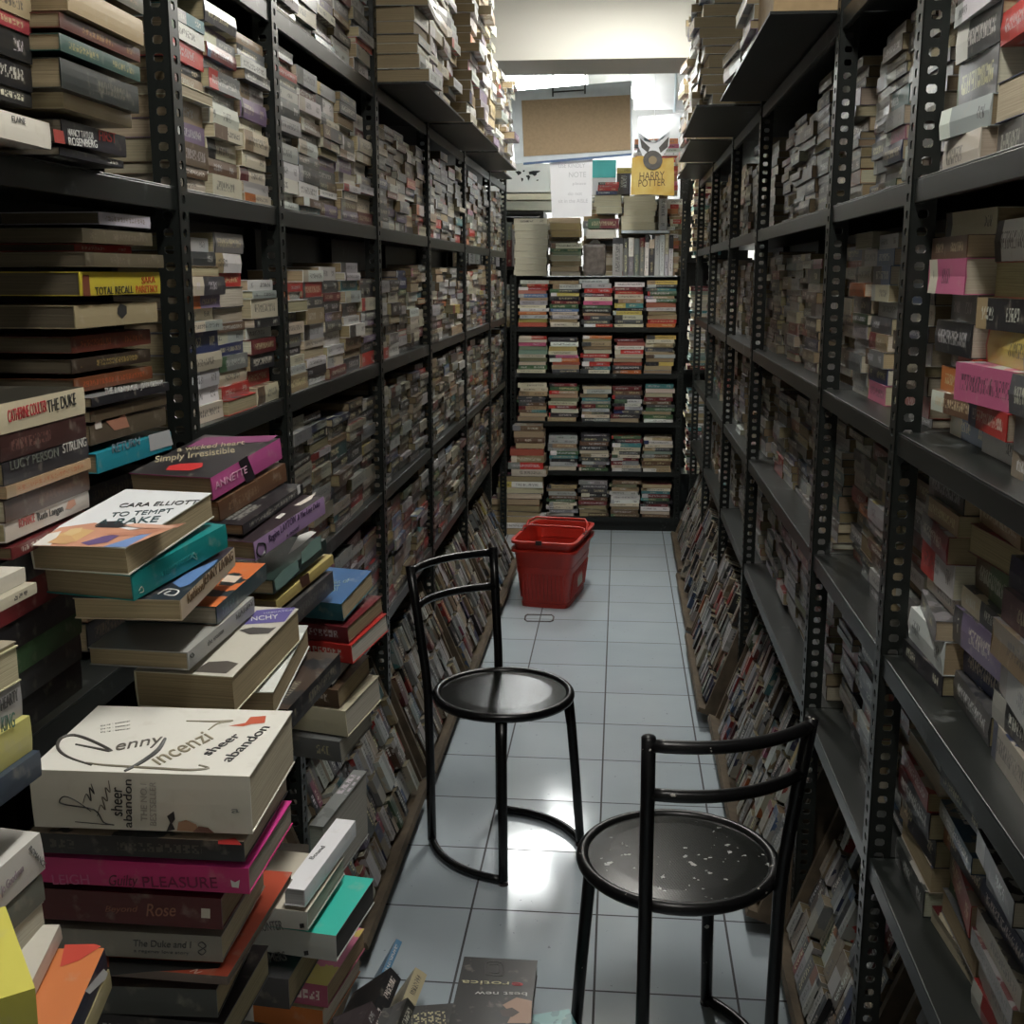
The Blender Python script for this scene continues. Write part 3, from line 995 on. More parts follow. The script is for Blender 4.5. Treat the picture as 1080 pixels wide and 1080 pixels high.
strokes_on(penny, 'top', [c7([(660, 150), (690, 130), (735, 122), (680, 124), (590, 122)])], .0013, (.22, .19, .12))
words_on(penny, 'top', 'sheer', c7([(662, 232)])[0], c7([(765, 168)])[0], .011, BLK)
words_on(penny, 'top', 'abandon', c7([(728, 252)])[0], c7([(855, 142)])[0], .011, BLK)
patch(penny, 'top', c7([(722, 138), (775, 130), (792, 110), (842, 106), (838, 128), (795, 132), (770, 139)]), (.50, .10, .05))
for i in range(3):
    words_on(penny, 'top', 'the no 1 bestseller', c7([(318, 140 + 10 * i)])[0], c7([(412, 124 + 12 * i)])[0], .003, (.38, .37, .34))
strokes_on(penny, 'spine', [c7([(240, 438), (360, 448), (330, 440), (300, 400), (215, 385), (190, 375), (205, 358), (240, 370), (290, 405)])], .0007, BLK)
strokes_on(penny, 'spine', [c7([(265, 380), (275, 350), (290, 372), (285, 330), (300, 350), (290, 318)])], .0006, BLK)
strokes_on(penny, 'spine', [c7([(310, 420), (320, 385), (335, 400), (325, 360), (342, 372), (335, 330), (350, 345), (345, 308)])], .0006, (.1, .08, .06))
words_on(penny, 'spine', 'sheer', c7([(390, 420)])[0], c7([(388, 330)])[0], .011, BLK)
words_on(penny, 'spine', 'abandon', c7([(420, 456)])[0], c7([(418, 305)])[0], .008, BLK)
words_on(penny, 'spine', 'THE NO.1', c7([(468, 436)])[0], c7([(466, 318)])[0], .006, (.35, .33, .30))
words_on(penny, 'spine', 'BESTSELLER', c7([(497, 450)])[0], c7([(495, 312)])[0], .006, (.35, .33, .30))
patch(penny, 'spine', c7([(528, 468), (540, 440), (530, 420), (552, 404), (556, 430), (545, 445), (556, 462)]), BLK)
patch(penny, 'spine', c7([(562, 466), (566, 440), (590, 432), (622, 446), (636, 470)]), (.36, .20, .12))
patch(penny, 'spine', c7([(612, 470), (630, 452), (660, 456), (680, 473)]), (.16, .07, .05))
words_on(penny, 'spine', 'a', c7([(735, 410)])[0], c7([(760, 408)])[0], .006, (.2, .2, .2))
dk = hero('F', 257, 888, .945, .205, .142, .020, 0, 1, c='black', c2='charcoal', front=(.30, .24, .18), style=.6, ink=(.09, .085, .07), label='thin black paperback right under the thick white handwritten one', group=G1)
patch(dk, 'top', c7([(690, 500), (745, 492), (765, 515), (690, 512)]), (.40, .03, .03))
pk = hero('F', 262, 916, .945, .205, .135, .026, 1, 1, c=(.44, .025, .14), style=0, front=(.5, .04, .22), page=(.30, .28, .23), label='bright pink romance paperback third down in the near pile', group=G1)
words_on(pk, 'spine', 'LEIGH', c7([(170, 636)])[0], c7([(285, 636)])[0], .010, (.50, .12, .25))
words_on(pk, 'spine', 'Guilty', c7([(348, 640)])[0], c7([(440, 640)])[0], .011, (.10, .01, .03), .3)
words_on(pk, 'spine', 'PLEASURE', c7([(455, 645)])[0], c7([(690, 648)])[0], .011, (.15, .01, .05))
patch(pk, 'spine', c7([(730, 622), (745, 630), (760, 622), (756, 648), (735, 645)]), WHT)
mr = hero('F', 233, 948, .95, .20, .135, .032, 1, 1, c=(.085, .014, .016), style=0, label='dark red paperback under the bright pink one', group=G1)
words_on(mr, 'spine', 'Beyond', c7([(335, 722)])[0], c7([(440, 722)])[0], .006, (.26, .10, .06), .3)
words_on(mr, 'spine', 'Rose', c7([(465, 736)])[0], c7([(560, 736)])[0], .013, (.30, .13, .08), .3)
patch(mr, 'spine', c7([(638, 712), (666, 714), (666, 744), (638, 742)]), (.55, .52, .45))
du = hero('F', 233, 988, .955, .20, .135, .027, 0, 1, c=(.22, .205, .18), style=0, label='grey paperback with a flower mark under the dark red one', group=G1)
words_on(du, 'spine', 'The Duke and I', c7([(425, 832)])[0], c7([(608, 838)])[0], .007, (.05, .05, .05), .15)
words_on(du, 'spine', 'a regency love story', c7([(425, 850)])[0], c7([(600, 858)])[0], .003, (.09, .09, .09))
strokes_on(du, 'spine', [c7([(640, 838), (628, 828), (640, 820), (652, 832), (640, 842), (628, 850), (640, 860), (652, 848), (640, 838)])], .0006, (.05, .05, .05))
rd = hero('F', 240, 1030, .945, .235, .195, .009, 2, 0, c=(.13, .10, .085), front=(.42, .075, .04), style=0, page=(.25, .22, .18), label='wide thin book with a red cover jutting out of the near pile', group=G1)
patch(rd, 'top', c7([(345, 870), (700, 890), (690, 905), (480, 915), (345, 928)]), (.02, .02, .02))
strokes_on(rd, 'top', [c7([(600, 915), (625, 908), (615, 920), (640, 914)])], .0006, (.6, .45, .4))
hero('F', 228, 1044, .955, .19, .135, .030, -2, 1, c='charcoal', style=0, label='dark grey paperback under the wide thin red one', group=G1)
hero('F', 236, 1080, .96, .19, .13, .034, 2, 1, c='black', label='lowest black paperback seen in the near pile', group=G1)

# --- pile topped by the white cover with a reclining couple
G2 = 'books in the pile topped by the white cover with a couple'
rake = hero('L', 132, 578, 1.075, .182, .108, .029, 8.1, 7.1, c='white', front=(.66, .68, .70), style=0, page=OLDP, label='white paperback with an embracing couple on its cover, top of the leaning pile', group=G2)
patch(rake, 'top', c4([(85, 648), (190, 590), (300, 575), (420, 600), (560, 590), (590, 575), (400, 652)]), (.52, .26, .17))
patch(rake, 'top', c4([(300, 590), (330, 572), (372, 570), (410, 585), (372, 592)]), (.02, .02, .025), off=.0007)
patch(rake, 'top', c4([(180, 615), (240, 592), (300, 600), (240, 635), (190, 642)]), (.55, .36, .16), off=.0007)
patch(rake, 'top', c4([(255, 640), (330, 618), (390, 610), (340, 638), (280, 647)]), (.12, .08, .20), off=.0008)
patch(rake, 'top', c4([(325, 652), (440, 615), (500, 598), (400, 652)]), (.16, .26, .50), off=.0006)
patch(rake, 'top', c4([(85, 648), (150, 612), (195, 602), (160, 648)]), (.62, .60, .56), off=.0008)
patch(rake, 'top', c4([(330, 612), (420, 604), (520, 596), (470, 612), (390, 618)]), (.44, .20, .13), off=.0009)
patch(rake, 'top', c4([(200, 612), (225, 596), (262, 592), (255, 606), (225, 618)]), (.60, .44, .22), off=.0010)
patch(rake, 'top', c4([(150, 640), (190, 618), (225, 618), (240, 634), (205, 645)]), (.50, .30, .14), off=.0010)
patch(rake, 'top', c4([(390, 585), (430, 578), (560, 586), (540, 594), (440, 592)]), (.58, .34, .25), off=.0009)
words_on(rake, 'top', 'CARA ELLIOTT', c4([(375, 527)])[0], c4([(625, 515)])[0], .014, BLK, .1)
words_on(rake, 'top', 'TO TEMPT', c4([(350, 557)])[0], c4([(545, 543)])[0], .015, (.04, .07, .08), .1)
words_on(rake, 'top', 'A RAKE', c4([(300, 585)])[0], c4([(500, 572)])[0], .020, (.02, .06, .07), .1)
teal = hero('R', 138, 607, 1.085, .180, .106, .0275, 12.4, 5, c=(.012, .20, .20), style=0, page=DIMP, label='teal green paperback under the white one with the couple', group=G2)
words_on(teal, 'spine', 'a regency romance', c4([(510, 745)])[0], c4([(610, 680)])[0], .008, (.03, .28, .28))
strokes_on(teal, 'spine', [c4([(600, 690), (612, 668), (622, 690), (604, 676), (622, 672)])], .0006, (.20, .36, .32))
strokes_on(teal, 'spine', [c4([(438, 790), (446, 776), (452, 790), (440, 796)])], .0006, (.35, .38, .30))
jen = hero('R', 190, 633, 1.10, .180, .113, .0225, -1, 4.2, c=(.42, .34, .24), front=(.02, .022, .03), style=0, page=OLDP, label='beige spined paperback with black cover under the teal one', group=G2)
words_on(jen, 'spine', 'JENNY LIVING', c4([(640, 775)])[0], c4([(735, 690)])[0], .011, (.10, .06, .03))
words_on(jen, 'spine', 'Kathleen', c4([(592, 830)])[0], c4([(640, 785)])[0], .011, (.12, .07, .03))
patch(jen, 'top', c4([(545, 765), (600, 730), (690, 690), (680, 705), (600, 770), (570, 780)]), (.10, .20, .42))
strokes_on(jen, 'top', [c4([(500, 800), (530, 785), (565, 790), (550, 805), (520, 800), (540, 790)])], .001, WHT)
ora = hero('R', 228, 640, 1.20, .175, .107, .021, 1, 2, c=(.03, .05, .055), front=(.58, .16, .05), style=.6, ink=(.10, .16, .16), page=(.36, .32, .26), label='paperback with orange and red cover and dark spine, tucked behind the beige spine', group=G2)
patch(ora, 'top', c4([(700, 760), (720, 740), (765, 745), (742, 765)]), (.62, .52, .42))
gs = hero('R', 197, 681, 1.12, .185, .112, .0275, 4, 2.8, c=(.25, .255, .25), style=0, front=(.30, .30, .28), page=DIMP, label='grey spined paperback under the beige one in the leaning pile', group=G2)
words_on(gs, 'spine', 'the woman', c4([(655, 965)])[0], c4([(705, 920)])[0], .006, (.10, .10, .10))
words_on(gs, 'spine', 'HARDY', c4([(745, 880)])[0], c4([(800, 832)])[0], .006, (.10, .10, .10))
strokes_on(gs, 'spine', [c4([(606, 985), (612, 992), (606, 1000), (600, 993), (606, 985)])], .0006, BLK)
nch = hero('L', 245, 714, 1.13, .20, .112, .042, 4.9, 5, c='cream', front=(.48, .46, .40), style=0, page=OLDP, label='thick paperback with blue title band and dark landscape cover, near the pile bottom', group=G2, curl=.0)
patch(nch, 'top', c4([(812, 852), (935, 842), (900, 888), (770, 897)]), (.10, .085, .26))
words_on(nch, 'top', 'NCHY', c4([(795, 886)])[0], c4([(880, 878)])[0], .014, WHT)
words_on(nch, 'top', 'MEDIATOR', c4([(835, 864)])[0], c4([(930, 853)])[0], .004, (.42, .42, .55))
patch(nch, 'top', c4([(755, 915), (800, 905), (860, 908), (875, 905), (850, 925), (790, 928)]), (.06, .055, .05))
patch(nch, 'top', c4([(610, 1046), (660, 1015), (720, 1012), (755, 1020), (715, 1052)]), (.07, .06, .05))
hero('L', 288, 730, 1.20, .19, .115, .030, -3, 6, c='white', page=OLDP, label='cream paged paperback jutting out beneath the landscape cover book', group=G2)
hero('R', 303, 742, 1.22, .185, .115, .036, 5, 2, c='black', front=(.045, .03, .022), style=.4, ink=(.20, .18, .13), page=(.40, .37, .30), label='black paperback with gilt cover lettering under the cream paged one', group=G2)

# --- pile topped by the pink spine
G3 = 'books in the pile topped by the black cover with pink spine'
pks = hero('R', 222, 504, 1.42, .185, .122, .030, 12.4, 8.4, c=(.42, .085, .25), front=(.022, .02, .022), style=0, page=DIMP, label='thick black covered paperback with a pink spine, top of the pile by the rack', group=G3)
words_on(pks, 'spine', 'ANNETTE', c4([(680, 470)])[0], c4([(780, 415)])[0], .010, (.62, .35, .48))
patch(pks, 'spine', c4([(752, 380), (780, 362), (808, 432), (778, 448)]), (.02, .015, .02))
patch(pks, 'top', c4([(590, 335), (650, 305), (880, 298), (850, 318), (700, 325)]), (.20, .045, .13))
words_on(pks, 'top', 'Simply Irresistible', c4([(490, 384)])[0], c4([(745, 352)])[0], .030, (.46, .40, .27), .2)
words_on(pks, 'top', 'a wicked heart', c4([(560, 350)])[0], c4([(775, 326)])[0], .022, (.46, .40, .27), .2)
patch(pks, 'top', c4([(525, 408), (535, 395), (570, 388), (642, 385), (640, 398), (600, 410)]), (.50, .03, .03))
hero('R', 230, 530, 1.43, .182, .115, .026, 12.4, 7.5, c=(.12, .062, .036), style=.3, ink=(.20, .13, .08), page=DIMP, label='brown spined paperback right under the pink spined one', group=G3)
bk = hero('R', 255, 548, 1.42, .182, .11, .0215, 10, 7, c='black', style=.5, ink=(.22, .22, .20), page=DIMP, label='black paperback on top of the lavender one', group=G3)
patch(bk, 'spine', c4([(937, 458), (946, 452), (950, 478), (941, 486)]), (.5, .5, .5))
lav = hero('R', 267, 570, 1.41, .185, .108, .028, 15, 8.5, c=(.30, .20, .36), front=(.03, .022, .025), style=0, page=OLDP, label='lavender spined paperback with a black oval mark', group=G3)
words_on(lav, 'spine', "Regina LAYTON", c4([(850, 637)])[0], c4([(935, 568)])[0], .010, (.05, .03, .07), .2)
words_on(lav, 'spine', '& The Lost Duke', c4([(940, 566)])[0], c4([(1010, 520)])[0], .008, (.06, .03, .08), .2)
words_on(lav, 'spine', 'a novel', c4([(905, 620)])[0], c4([(945, 590)])[0], .005, (.08, .05, .1), .2)
strokes_on(lav, 'spine', [c4([(815, 640), (835, 640), (838, 662), (825, 680), (811, 668), (815, 640)])], .0016, BLK)
patch(lav, 'top', c4([(870, 560), (890, 545), (905, 545), (885, 562)]), (.6, .58, .55))
patch(lav, 'top', c4([(930, 520), (965, 500), (1000, 478), (985, 500), (950, 520)]), (.55, .50, .45))
gr = hero('R', 288, 612, 1.43, .182, .108, .020, 8, 5, c=(.018, .03, .028), front=(.02, .035, .03), style=0, page=DIMP, label='dark paperback with pale green pictures on its spine under the lavender one', group=G3)
patch(gr, 'spine', c4([(866, 755), (895, 722), (940, 690), (945, 725), (900, 770), (872, 790)]), (.16, .26, .24))
patch(gr, 'spine', c4([(952, 668), (985, 630), (1012, 615), (1015, 655), (975, 690), (953, 705)]), (.18, .29, .26))
patch(gr, 'top', c4([(912, 675), (945, 615), (985, 600), (1000, 605), (960, 640)]), (.62, .62, .60))
yl = hero('R', 291, 634, 1.44, .182, .108, .014, 10.6, 6.6, c=(.40, .32, .12), style=0, page=DIMP, label='yellow spined paperback at the bottom of the lavender book pile', group=G3)
patch(yl, 'spine', c4([(945, 750), (975, 730), (980, 765), (955, 780)]), (.07, .03, .02))
hero('R', 294, 652, 1.43, .182, .11, .030, 9, 6, c='charcoal', ink=(.12, .12, .11), label='charcoal paperback under the yellow spined one by the rack', group=G3)

# --- pile topped by the blue book
G4 = 'books in the pile topped by the blue cover'
bl = hero('F', 360, 637, 1.60, .178, .112, .0285, 12, 12, c=(.03, .10, .12), front=(.05, .12, .26), style=0, page=(.42, .35, .23), label='blue covered paperback on top of the pile against the rack', group=G4)
words_on(bl, 'top', 'DON QUEST', c66([(640, 300)])[0], c66([(800, 285)])[0], .020, (.24, .32, .30), .2)
words_on(bl, 'top', 'the seas of', c66([(690, 262)])[0], c66([(850, 245)])[0], .014, (.20, .28, .30), .2)
yy = 662
for cn, T, dx, txt, p in (('maroon', .026, 4, 'maroon paperback right under the blue covered one', DIMP), ('red', .030, 8, 'red paperback second below the blue covered one', (.50, .48, .42)),
                          ('black', .034, -14, 'black paperback third below the blue covered one', (.42, .40, .36)), ('brown', .030, -6, 'brown paperback fourth below the blue covered one', DIMP),
                          ('cream', .044, 2, 'thick cream paperback fifth below the blue covered one', (.48, .45, .38)), ('grey', .036, -4, 'grey paperback sixth below the blue covered one', (.42, .40, .34))):
    hero('F', 362 + dx, yy, 1.60, .178, .115, T, 14 + dx * .3, 9, c=cn, page=p, label=txt, group=G4)
    yy += T * 735

# --- white books between the near pile and the tray
G5 = 'pale books beside the near pile'
w1 = hero('R', 321, 939, 1.19, .172, .026, .022, 7, 1, c=(.66, .66, .70), front=(.70, .70, .73), style=0, page=(.5, .5, .5), label='bright white paperback lying uppermost beside the near pile', group=G5)
words_on(w1, 'top', 'Bound', c7([(990, 560)])[0], c7([(1030, 520)])[0], .006, (.2, .2, .2))
w2 = hero('F', 324, 962, 1.19, .18, .128, .024, 6, 1, c=(.40, .40, .37), front=(.5, .46, .38), style=0, page=(.40, .37, .32), label='grey white paperback under the bright white one', group=G5)
words_on(w2, 'spine', 'HUNTER', c7([(820, 785)])[0], c7([(898, 780)])[0], .012, (.10, .10, .10))
patch(w2, 'spine', c7([(948, 762), (962, 760), (964, 774), (950, 776)]), BLK)
w3 = hero('F', 354, 987, 1.20, .185, .130, .034, 8, 1, c=(.36, .37, .35), front=(.04, .42, .34), style=0, page=(.06, .06, .06), label='paperback with turquoise cover and grey white spine beside the tray', group=G5)
words_on(w3, 'spine', 'DREAMERS', c7([(800, 890)])[0], c7([(910, 876)])[0], .012, (.10, .10, .10))
patch(w3, 'spine', c7([(962, 848), (976, 846), (978, 860), (964, 862)]), BLK)
hero('L', 341, 872, 1.36, .17, .02, .10, 7, 1, c='grey', page=(.36, .35, .32), label='grey hard board standing upright behind the bright white paperback', group=G5)
hero('F', 304, 1033, 1.19, .18, .125, .040, 5, 1, c='charcoal', style=0, page=DIMP, label='dark grey paperback at the bottom beside the near pile', group=G5)
cl = hero('F', 345, 1040, 1.24, .10, .13, .030, 8, 0, c='pink', c2='yellow', front=(.50, .14, .24), style=.6, ink=(.8, .75, .7), label='colourful pink and white paperback low beside the tray', group=G5)
hero('F', 340, 1066, 1.24, .12, .13, .030, 8, 0, c='orange', c2='white', front=(.6, .55, .4), style=.6, ink=(.03, .03, .03), label='orange and white paperback under the colourful pink one', group=G5)

# --- column at the picture's edge with the cream spine on top
G6 = 'books in the column topped by the cream duke romance'
dkk = hero('R', 88, 408, 1.22, .180, .106, .029, 0, 0, c=(.50, .45, .32), front=(.028, .026, .02), style=0, page=DIMP, far=True, label='cream spined paperback with red and black title, top of the left column', group=G6)
words_on(dkk, 'spine', 'CATHERINE COULTER', c2([(42, 355)])[0], c2([(262, 290)])[0], .012, (.40, .03, .04))
words_on(dkk, 'spine', 'THE DUKE', c2([(268, 300)])[0], c2([(428, 250)])[0], .013, (.03, .03, .03))
hero('R', 89, 434, 1.22, .180, .106, .028, 0, 0, c=(.045, .02, .018), style=.5, ink=(.16, .08, .07), far=True, label='dark red black paperback under the cream duke romance', group=G6)
bb = hero('R', 92, 462, 1.22, .180, .106, .022, 0, 0, c='black', style=0, far=True, label='black paperback with white lettering third in the left column', group=G6)
words_on(bb, 'spine', 'STIRLING', c2([(355, 530)])[0], c2([(488, 486)])[0], .010, (.45, .45, .42))
words_on(bb, 'spine', 'LUCY PERSON', c2([(55, 628)])[0], c2([(330, 545)])[0], .009, (.12, .13, .11))
hero('R', 95, 481, 1.22, .180, .106, .014, 0, 0, c=(.36, .24, .14), c2='tan', style=.25, ink=(.34, .12, .05), far=True, label='tan and orange spined paperback fourth in the left column', group=G6)
hero('R', 93, 496, 1.22, .180, .106, .022, 0, 0, c=(.05, .025, .015), style=.3, ink=(.10, .05, .03), far=True, label='dark brown paperback between the tan and white spines', group=G6)
ru = hero('R', 93, 517, 1.22, .180, .106, .019, 0, 0, c=(.46, .43, .39), style=0, far=True, label='white spined paperback with red first name in the left column', group=G6)
words_on(ru, 'spine', 'Ruth Langan', c2([(212, 915)])[0], c2([(355, 860)])[0], .008, (.05, .05, .05))
words_on(ru, 'spine', 'ROMANCE', c2([(105, 955)])[0], c2([(195, 918)])[0], .009, (.42, .10, .09))
patch(ru, 'spine', c2([(370, 850), (385, 800), (420, 790), (430, 820), (400, 845)]), (.40, .20, .13))
hero('R', 99, 539, 1.22, .180, .106, .012, 0, 0, c='maroon', style=.5, ink=(.5, .45, .4), far=True, label='thin maroon paperback under the white red-named one', group=G6)
for i, (cn, T) in enumerate((('charcoal', .030), ('maroon', .034), ('black', .036), ('green', .034), ('charcoal', .034), ('black', .04))):
    hero('R', 84, 556 + i * 27, 1.22, .180, .106, T, 0, 0, c=cn, style=0, far=True, label='%s paperback, %s below the thin maroon one in the left column' % (cn, ordinal(i + 1)), group=G6)

# --- column of larger books in the bay behind
G7 = 'large paperbacks stacked in the bay behind the near piles'
HX = 1.655
tr = [('pale grey', (.42, .40, .46), 158, 229, .016, .15, 'white and lavender paperback highest in the tall column', None),
      ('brown', (.10, .085, .055), 160, 246, .018, .2, 'dull brown paperback second in the tall column', None),
      ('red', (.46, .03, .03), 138, 257, .014, .16, 'red paperback lying askew above the yellow one', (.6, .4, .35)),
      ('tan', (.10, .085, .055), 172, 269, .018, .225, 'dark tan paperback right above the yellow one', None),
      ('yellow', (.44, .36, .04), 168, 287, .030, .23, 'yellow spined paperback with red and black title', None),
      ('cream', (.30, .25, .15), 165, 318, .029, .235, 'cream brown paperback with a dark oval under the yellow one', None),
      ('maroon', (.10, .03, .02), 158, 347, .021, .225, 'dark red and orange paperback second below the yellow one', (.32, .10, .04)),
      ('black', (.035, .025, .018), 158, 368, .018, .225, 'black paperback with tawny lettering third below the yellow one', (.30, .22, .08)),
      ('maroon', (.13, .045, .02), 160, 386, .018, .225, 'red brown paperback fourth below the yellow one', (.36, .08, .03))]
for cn, c1, px, py, T, L, lab, ink in tr:
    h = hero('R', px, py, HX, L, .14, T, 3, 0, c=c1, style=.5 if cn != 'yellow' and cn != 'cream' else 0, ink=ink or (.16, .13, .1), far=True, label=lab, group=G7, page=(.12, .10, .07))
    if cn == 'yellow':
        words_on(h, 'spine', 'TOTAL RECALL', (100, 311), (140, 309), .010, BLK)
        words_on(h, 'spine', 'PARETSKY', (143, 309), (166, 308), .010, (.42, .06, .02))
        words_on(h, 'spine', 'SARA', (149, 299), (163, 298), .009, (.42, .06, .02))
        patch(h, 'spine', [(86, 290), (93, 290), (95, 312), (87, 312)], (.14, .04, .02))
    if cn == 'cream':
        patch(h, 'spine', [(126, 320), (133, 323), (133, 331), (128, 336), (123, 331), (123, 325)], (.03, .03, .028))
rm = hero('R', 178, 403, HX, .23, .14, .012, 3, 0, c='black', style=0, far=True, front='grey', label='black spined paperback with white capitals above the plain brown pair', group=G7)
words_on(rm, 'spine', 'THE RAINMAKER', (110, 416), (145, 411), .008, (.6, .6, .57))
words_on(rm, 'spine', 'JOHN GRISHAM', (148, 410), (171, 406), .008, (.5, .5, .47))
hero('R', 175, 416, HX, .225, .14, .014, 3, 0, c=(.085, .065, .04), style=0, far=True, label='plain brown paperback under the white capitals', group=G7)
pb = hero('R', 174, 429, HX, .225, .14, .026, 3, 0, c=(.085, .068, .045), style=0, far=True, label='brown paperback with small figures on its spine', group=G7)
patch(pb, 'spine', [(111, 444), (125, 441), (130, 433), (136, 450), (120, 454)], (.36, .17, .11))
patch(pb, 'spine', [(99, 445), (106, 443), (107, 451), (100, 453)], (.55, .53, .48))
cy = hero('R', 180, 455, HX, .225, .14, .026, 3, 0, c=(.02, .23, .30), style=0, far=True, page=DIMP, label='bright cyan and white spined paperback low in the tall column', group=G7)
words_on(cy, 'spine', 'RETURN', (118, 478), (147, 469), .012, (.16, .20, .24))
patch(cy, 'spine', [(156, 459), (178, 453), (182, 469), (158, 476)], (.42, .43, .44))
for i, (cn, T, c1) in enumerate((('black', .030, None), ('black', .028, None), ('yellow', .016, (.40, .30, .08)), ('brown', .03, None), ('charcoal', .04, None), ('brown', .035, None), ('black', .04, None))):
    hero('R', 160, 490 + [0, 24, 44, 55, 76, 103, 128][i], HX, .20, .13, T, 3, 0, c=c1 or cn, far=True, page=DIMP, style=.4, ink=(.12, .09, .06), label='%s paperback, %s below the cyan and white one' % (cn, ordinal(i + 1)), group=G7)

# --- upper shelf of the same bay
G8 = 'large paperbacks on the upper shelf over the near piles'
up = [('grey', (.08, .075, .05), 150, -6, .024, .215, 'green and brown patterned paperback highest on the upper near shelf', (.3, .2, .1), DIMP),
      ('cream', (.34, .26, .15), 150, 22, .030, .205, 'pale page edge of a thick paperback above the oriental pair', None, (.34, .26, .15)),
      ('maroon', (.10, .03, .02), 147, 52, .016, .215, 'red patterned paperback of the pair with round emblems', (.36, .20, .06), DIMP),
      ('green', (.02, .06, .05), 147, 71, .018, .215, 'green patterned paperback of the pair with round emblems', (.30, .26, .10), DIMP),
      ('black', (.018, .022, .020), 145, 92, .032, .21, 'thick black paperback right under the green patterned one', (.12, .11, .08), DIMP),
      ('cream', (.40, .33, .20), 138, 118, .020, .185, 'cream page edge over the black spine with white capitals', None, (.42, .35, .22))]
for cn, c1, px, py, T, L, lab, ink, pg in up:
    hero('R', px, py, 1.50, L, .135, T, 0, 0, c=c1, style=.6 if ink else 0, ink=ink or BLK, far=True, page=pg, label=lab, group=G8)
ros = hero('R', 132, 144, 1.50, .175, .11, .026, 0, 0, c='black', style=0, far=True, label='black spined paperback with white and red capitals on the upper near shelf', group=G8)
words_on(ros, 'spine', 'NANCY TAYLOR', (71, 143), (98, 147), .008, WHT)
words_on(ros, 'spine', 'ROSENBERG', (72, 153), (102, 156), .009, WHT)
words_on(ros, 'spine', 'FIRST', (104, 148), (122, 151), .012, (.42, .04, .03))
patch(ros, 'spine', [(55, 136), (66, 138), (68, 152), (57, 150)], (.28, .03, .02))
hero('R', 130, 170, 1.50, .175, .11, .009, 0, 0, c='black', far=True, label='black paperback lying on the upper near shelf under the white capitals', group=G8)
for i, (c1, py, T, lab) in enumerate(((.36, 0, .022, 'cream edged paperback uppermost at the picture corner'), ((.30, .05, .06), 18, .02, 'red and pink paperback in the top corner stack'),
                                      ((.025, .025, .025), 38, .030, 'black paperback with small white figures in the top corner stack'), ((.02, .02, .022), 68, .030, 'second black paperback in the top corner stack'),
                                      ((.03, .03, .03), 90, .024, 'third black paperback in the top corner stack'))):
    hero('R', 32, py, 1.29, .19, .13, T, 0, 0, c=(.36, .29, .18) if c1 == .36 else c1, far=True, style=.4, label=lab, group=G8)
wc = hero('R', 52, 130, 1.30, .19, .12, .028, -2, 0, c=(.60, .57, .50), style=0, front=(.6, .57, .5), far=True, label='white paperback with a curled spine at the shelf edge', group=G8)
words_on(wc, 'spine', 'ELAINE', (12, 128), (26, 131), .006, (.12, .12, .12))

# --- lower left corner
G9 = 'books in the lower corner beside the near pile'
hero('R', 26, 598, 1.0, .17, .10, .014, 1, 0, c=(.56, .53, .46), style=0, far=True, label='white paperback end with a small red mark at the frame edge', group=G9)
hero('R', 38, 612, 1.0, .17, .10, .012, 1, 0, c=(.50, .46, .36), style=.2, far=True, label='thin cream paperback under the red marked white one', group=G9)
for i, (px, py, c1, T, pg, lab) in enumerate(((16, 646, (.50, .47, .30), .030, (.52, .47, .32), 'yellowish page edge topping the corner stack'), (17, 676, (.3, .27, .2), .034, (.50, .45, .31), 'second yellowish page edge in the corner stack'),
                                             (20, 712, (.30, .29, .29), .034, OLDP, 'grey spined paperback above the pale yellow one in the corner'), (30, 742, (.48, .45, .15), .040, OLDP, 'pale yellow spined paperback in the corner'),
                                             (41, 784, (.035, .05, .075), .028, DIMP, 'dark blue paperback under the pale yellow one'))):
    h = hero('L' if i < 2 else 'R', px, py, .85, .17, .10, T, 4, 0, c=c1, far=True, style=0, page=pg, label=lab, group=G9)
    if i == 2: words_on(h, 'spine', 'HEARTY', (0, 750), (18, 738), .010, (.06, .06, .06))
    if i == 3: words_on(h, 'spine', 'KING', (0, 772), (14, 766), .012, (.05, .12, .10))
cw = hero('R', 42, 878, .84, .19, .12, .034, 8, 5, c=(.54, .53, .50), style=0, far=True, label='white paperback with faint script leaning in the lower corner', group=G9)
words_on(cw, 'spine', 'Jo Goodman', (0, 944), (24, 918), .007, (.30, .24, .28), .3)
words_on(cw, 'spine', 'ROMANCE', (29, 896), (45, 915), .004, (.15, .15, .15))
hero('R', 44, 922, .84, .19, .12, .024, 8, 4, c=(.14, .15, .13), style=0, far=True, page=(.45, .43, .36), label='grey green paperback under the leaning white one', group=G9)
hero('L', 46, 950, .84, .19, .12, .03, 8, 4, c=(.4, .4, .36), style=0, far=True, page=(.50, .47, .38), label='cream page edge under the grey green one', group=G9)
hero('F', 37, 1042, .68, .15, .11, .03, -38, 4, c=(.50, .46, .08), front=(.54, .50, .10), style=0, page=(.48, .46, .22), label='yellow covered book at the bottom corner', group=G9)
hero('R', 63, 975, .84, .18, .11, .015, -6, 11, c=(.44, .42, .37), front=(.5, .48, .42), style=0, far=True, page=(.48, .45, .36), label='white edged book between the yellow and the orange one in the lower corner', group=G9)
og = hero('R', 110, 1000, .84, .178, .106, .022, -6, 10, c=(.022, .02, .035), front=(.52, .17, .06), style=0, far=True, page=OLDP, label='orange covered paperback with dark spine in the lower corner', group=G9)
patch(og, 'top', c7([(205, 830), (300, 828), (320, 835), (250, 880), (190, 900)]), (.46, .05, .03))
patch(og, 'spine', c7([(265, 975), (325, 905), (338, 918), (335, 935), (280, 985)]), (.55, .55, .55))
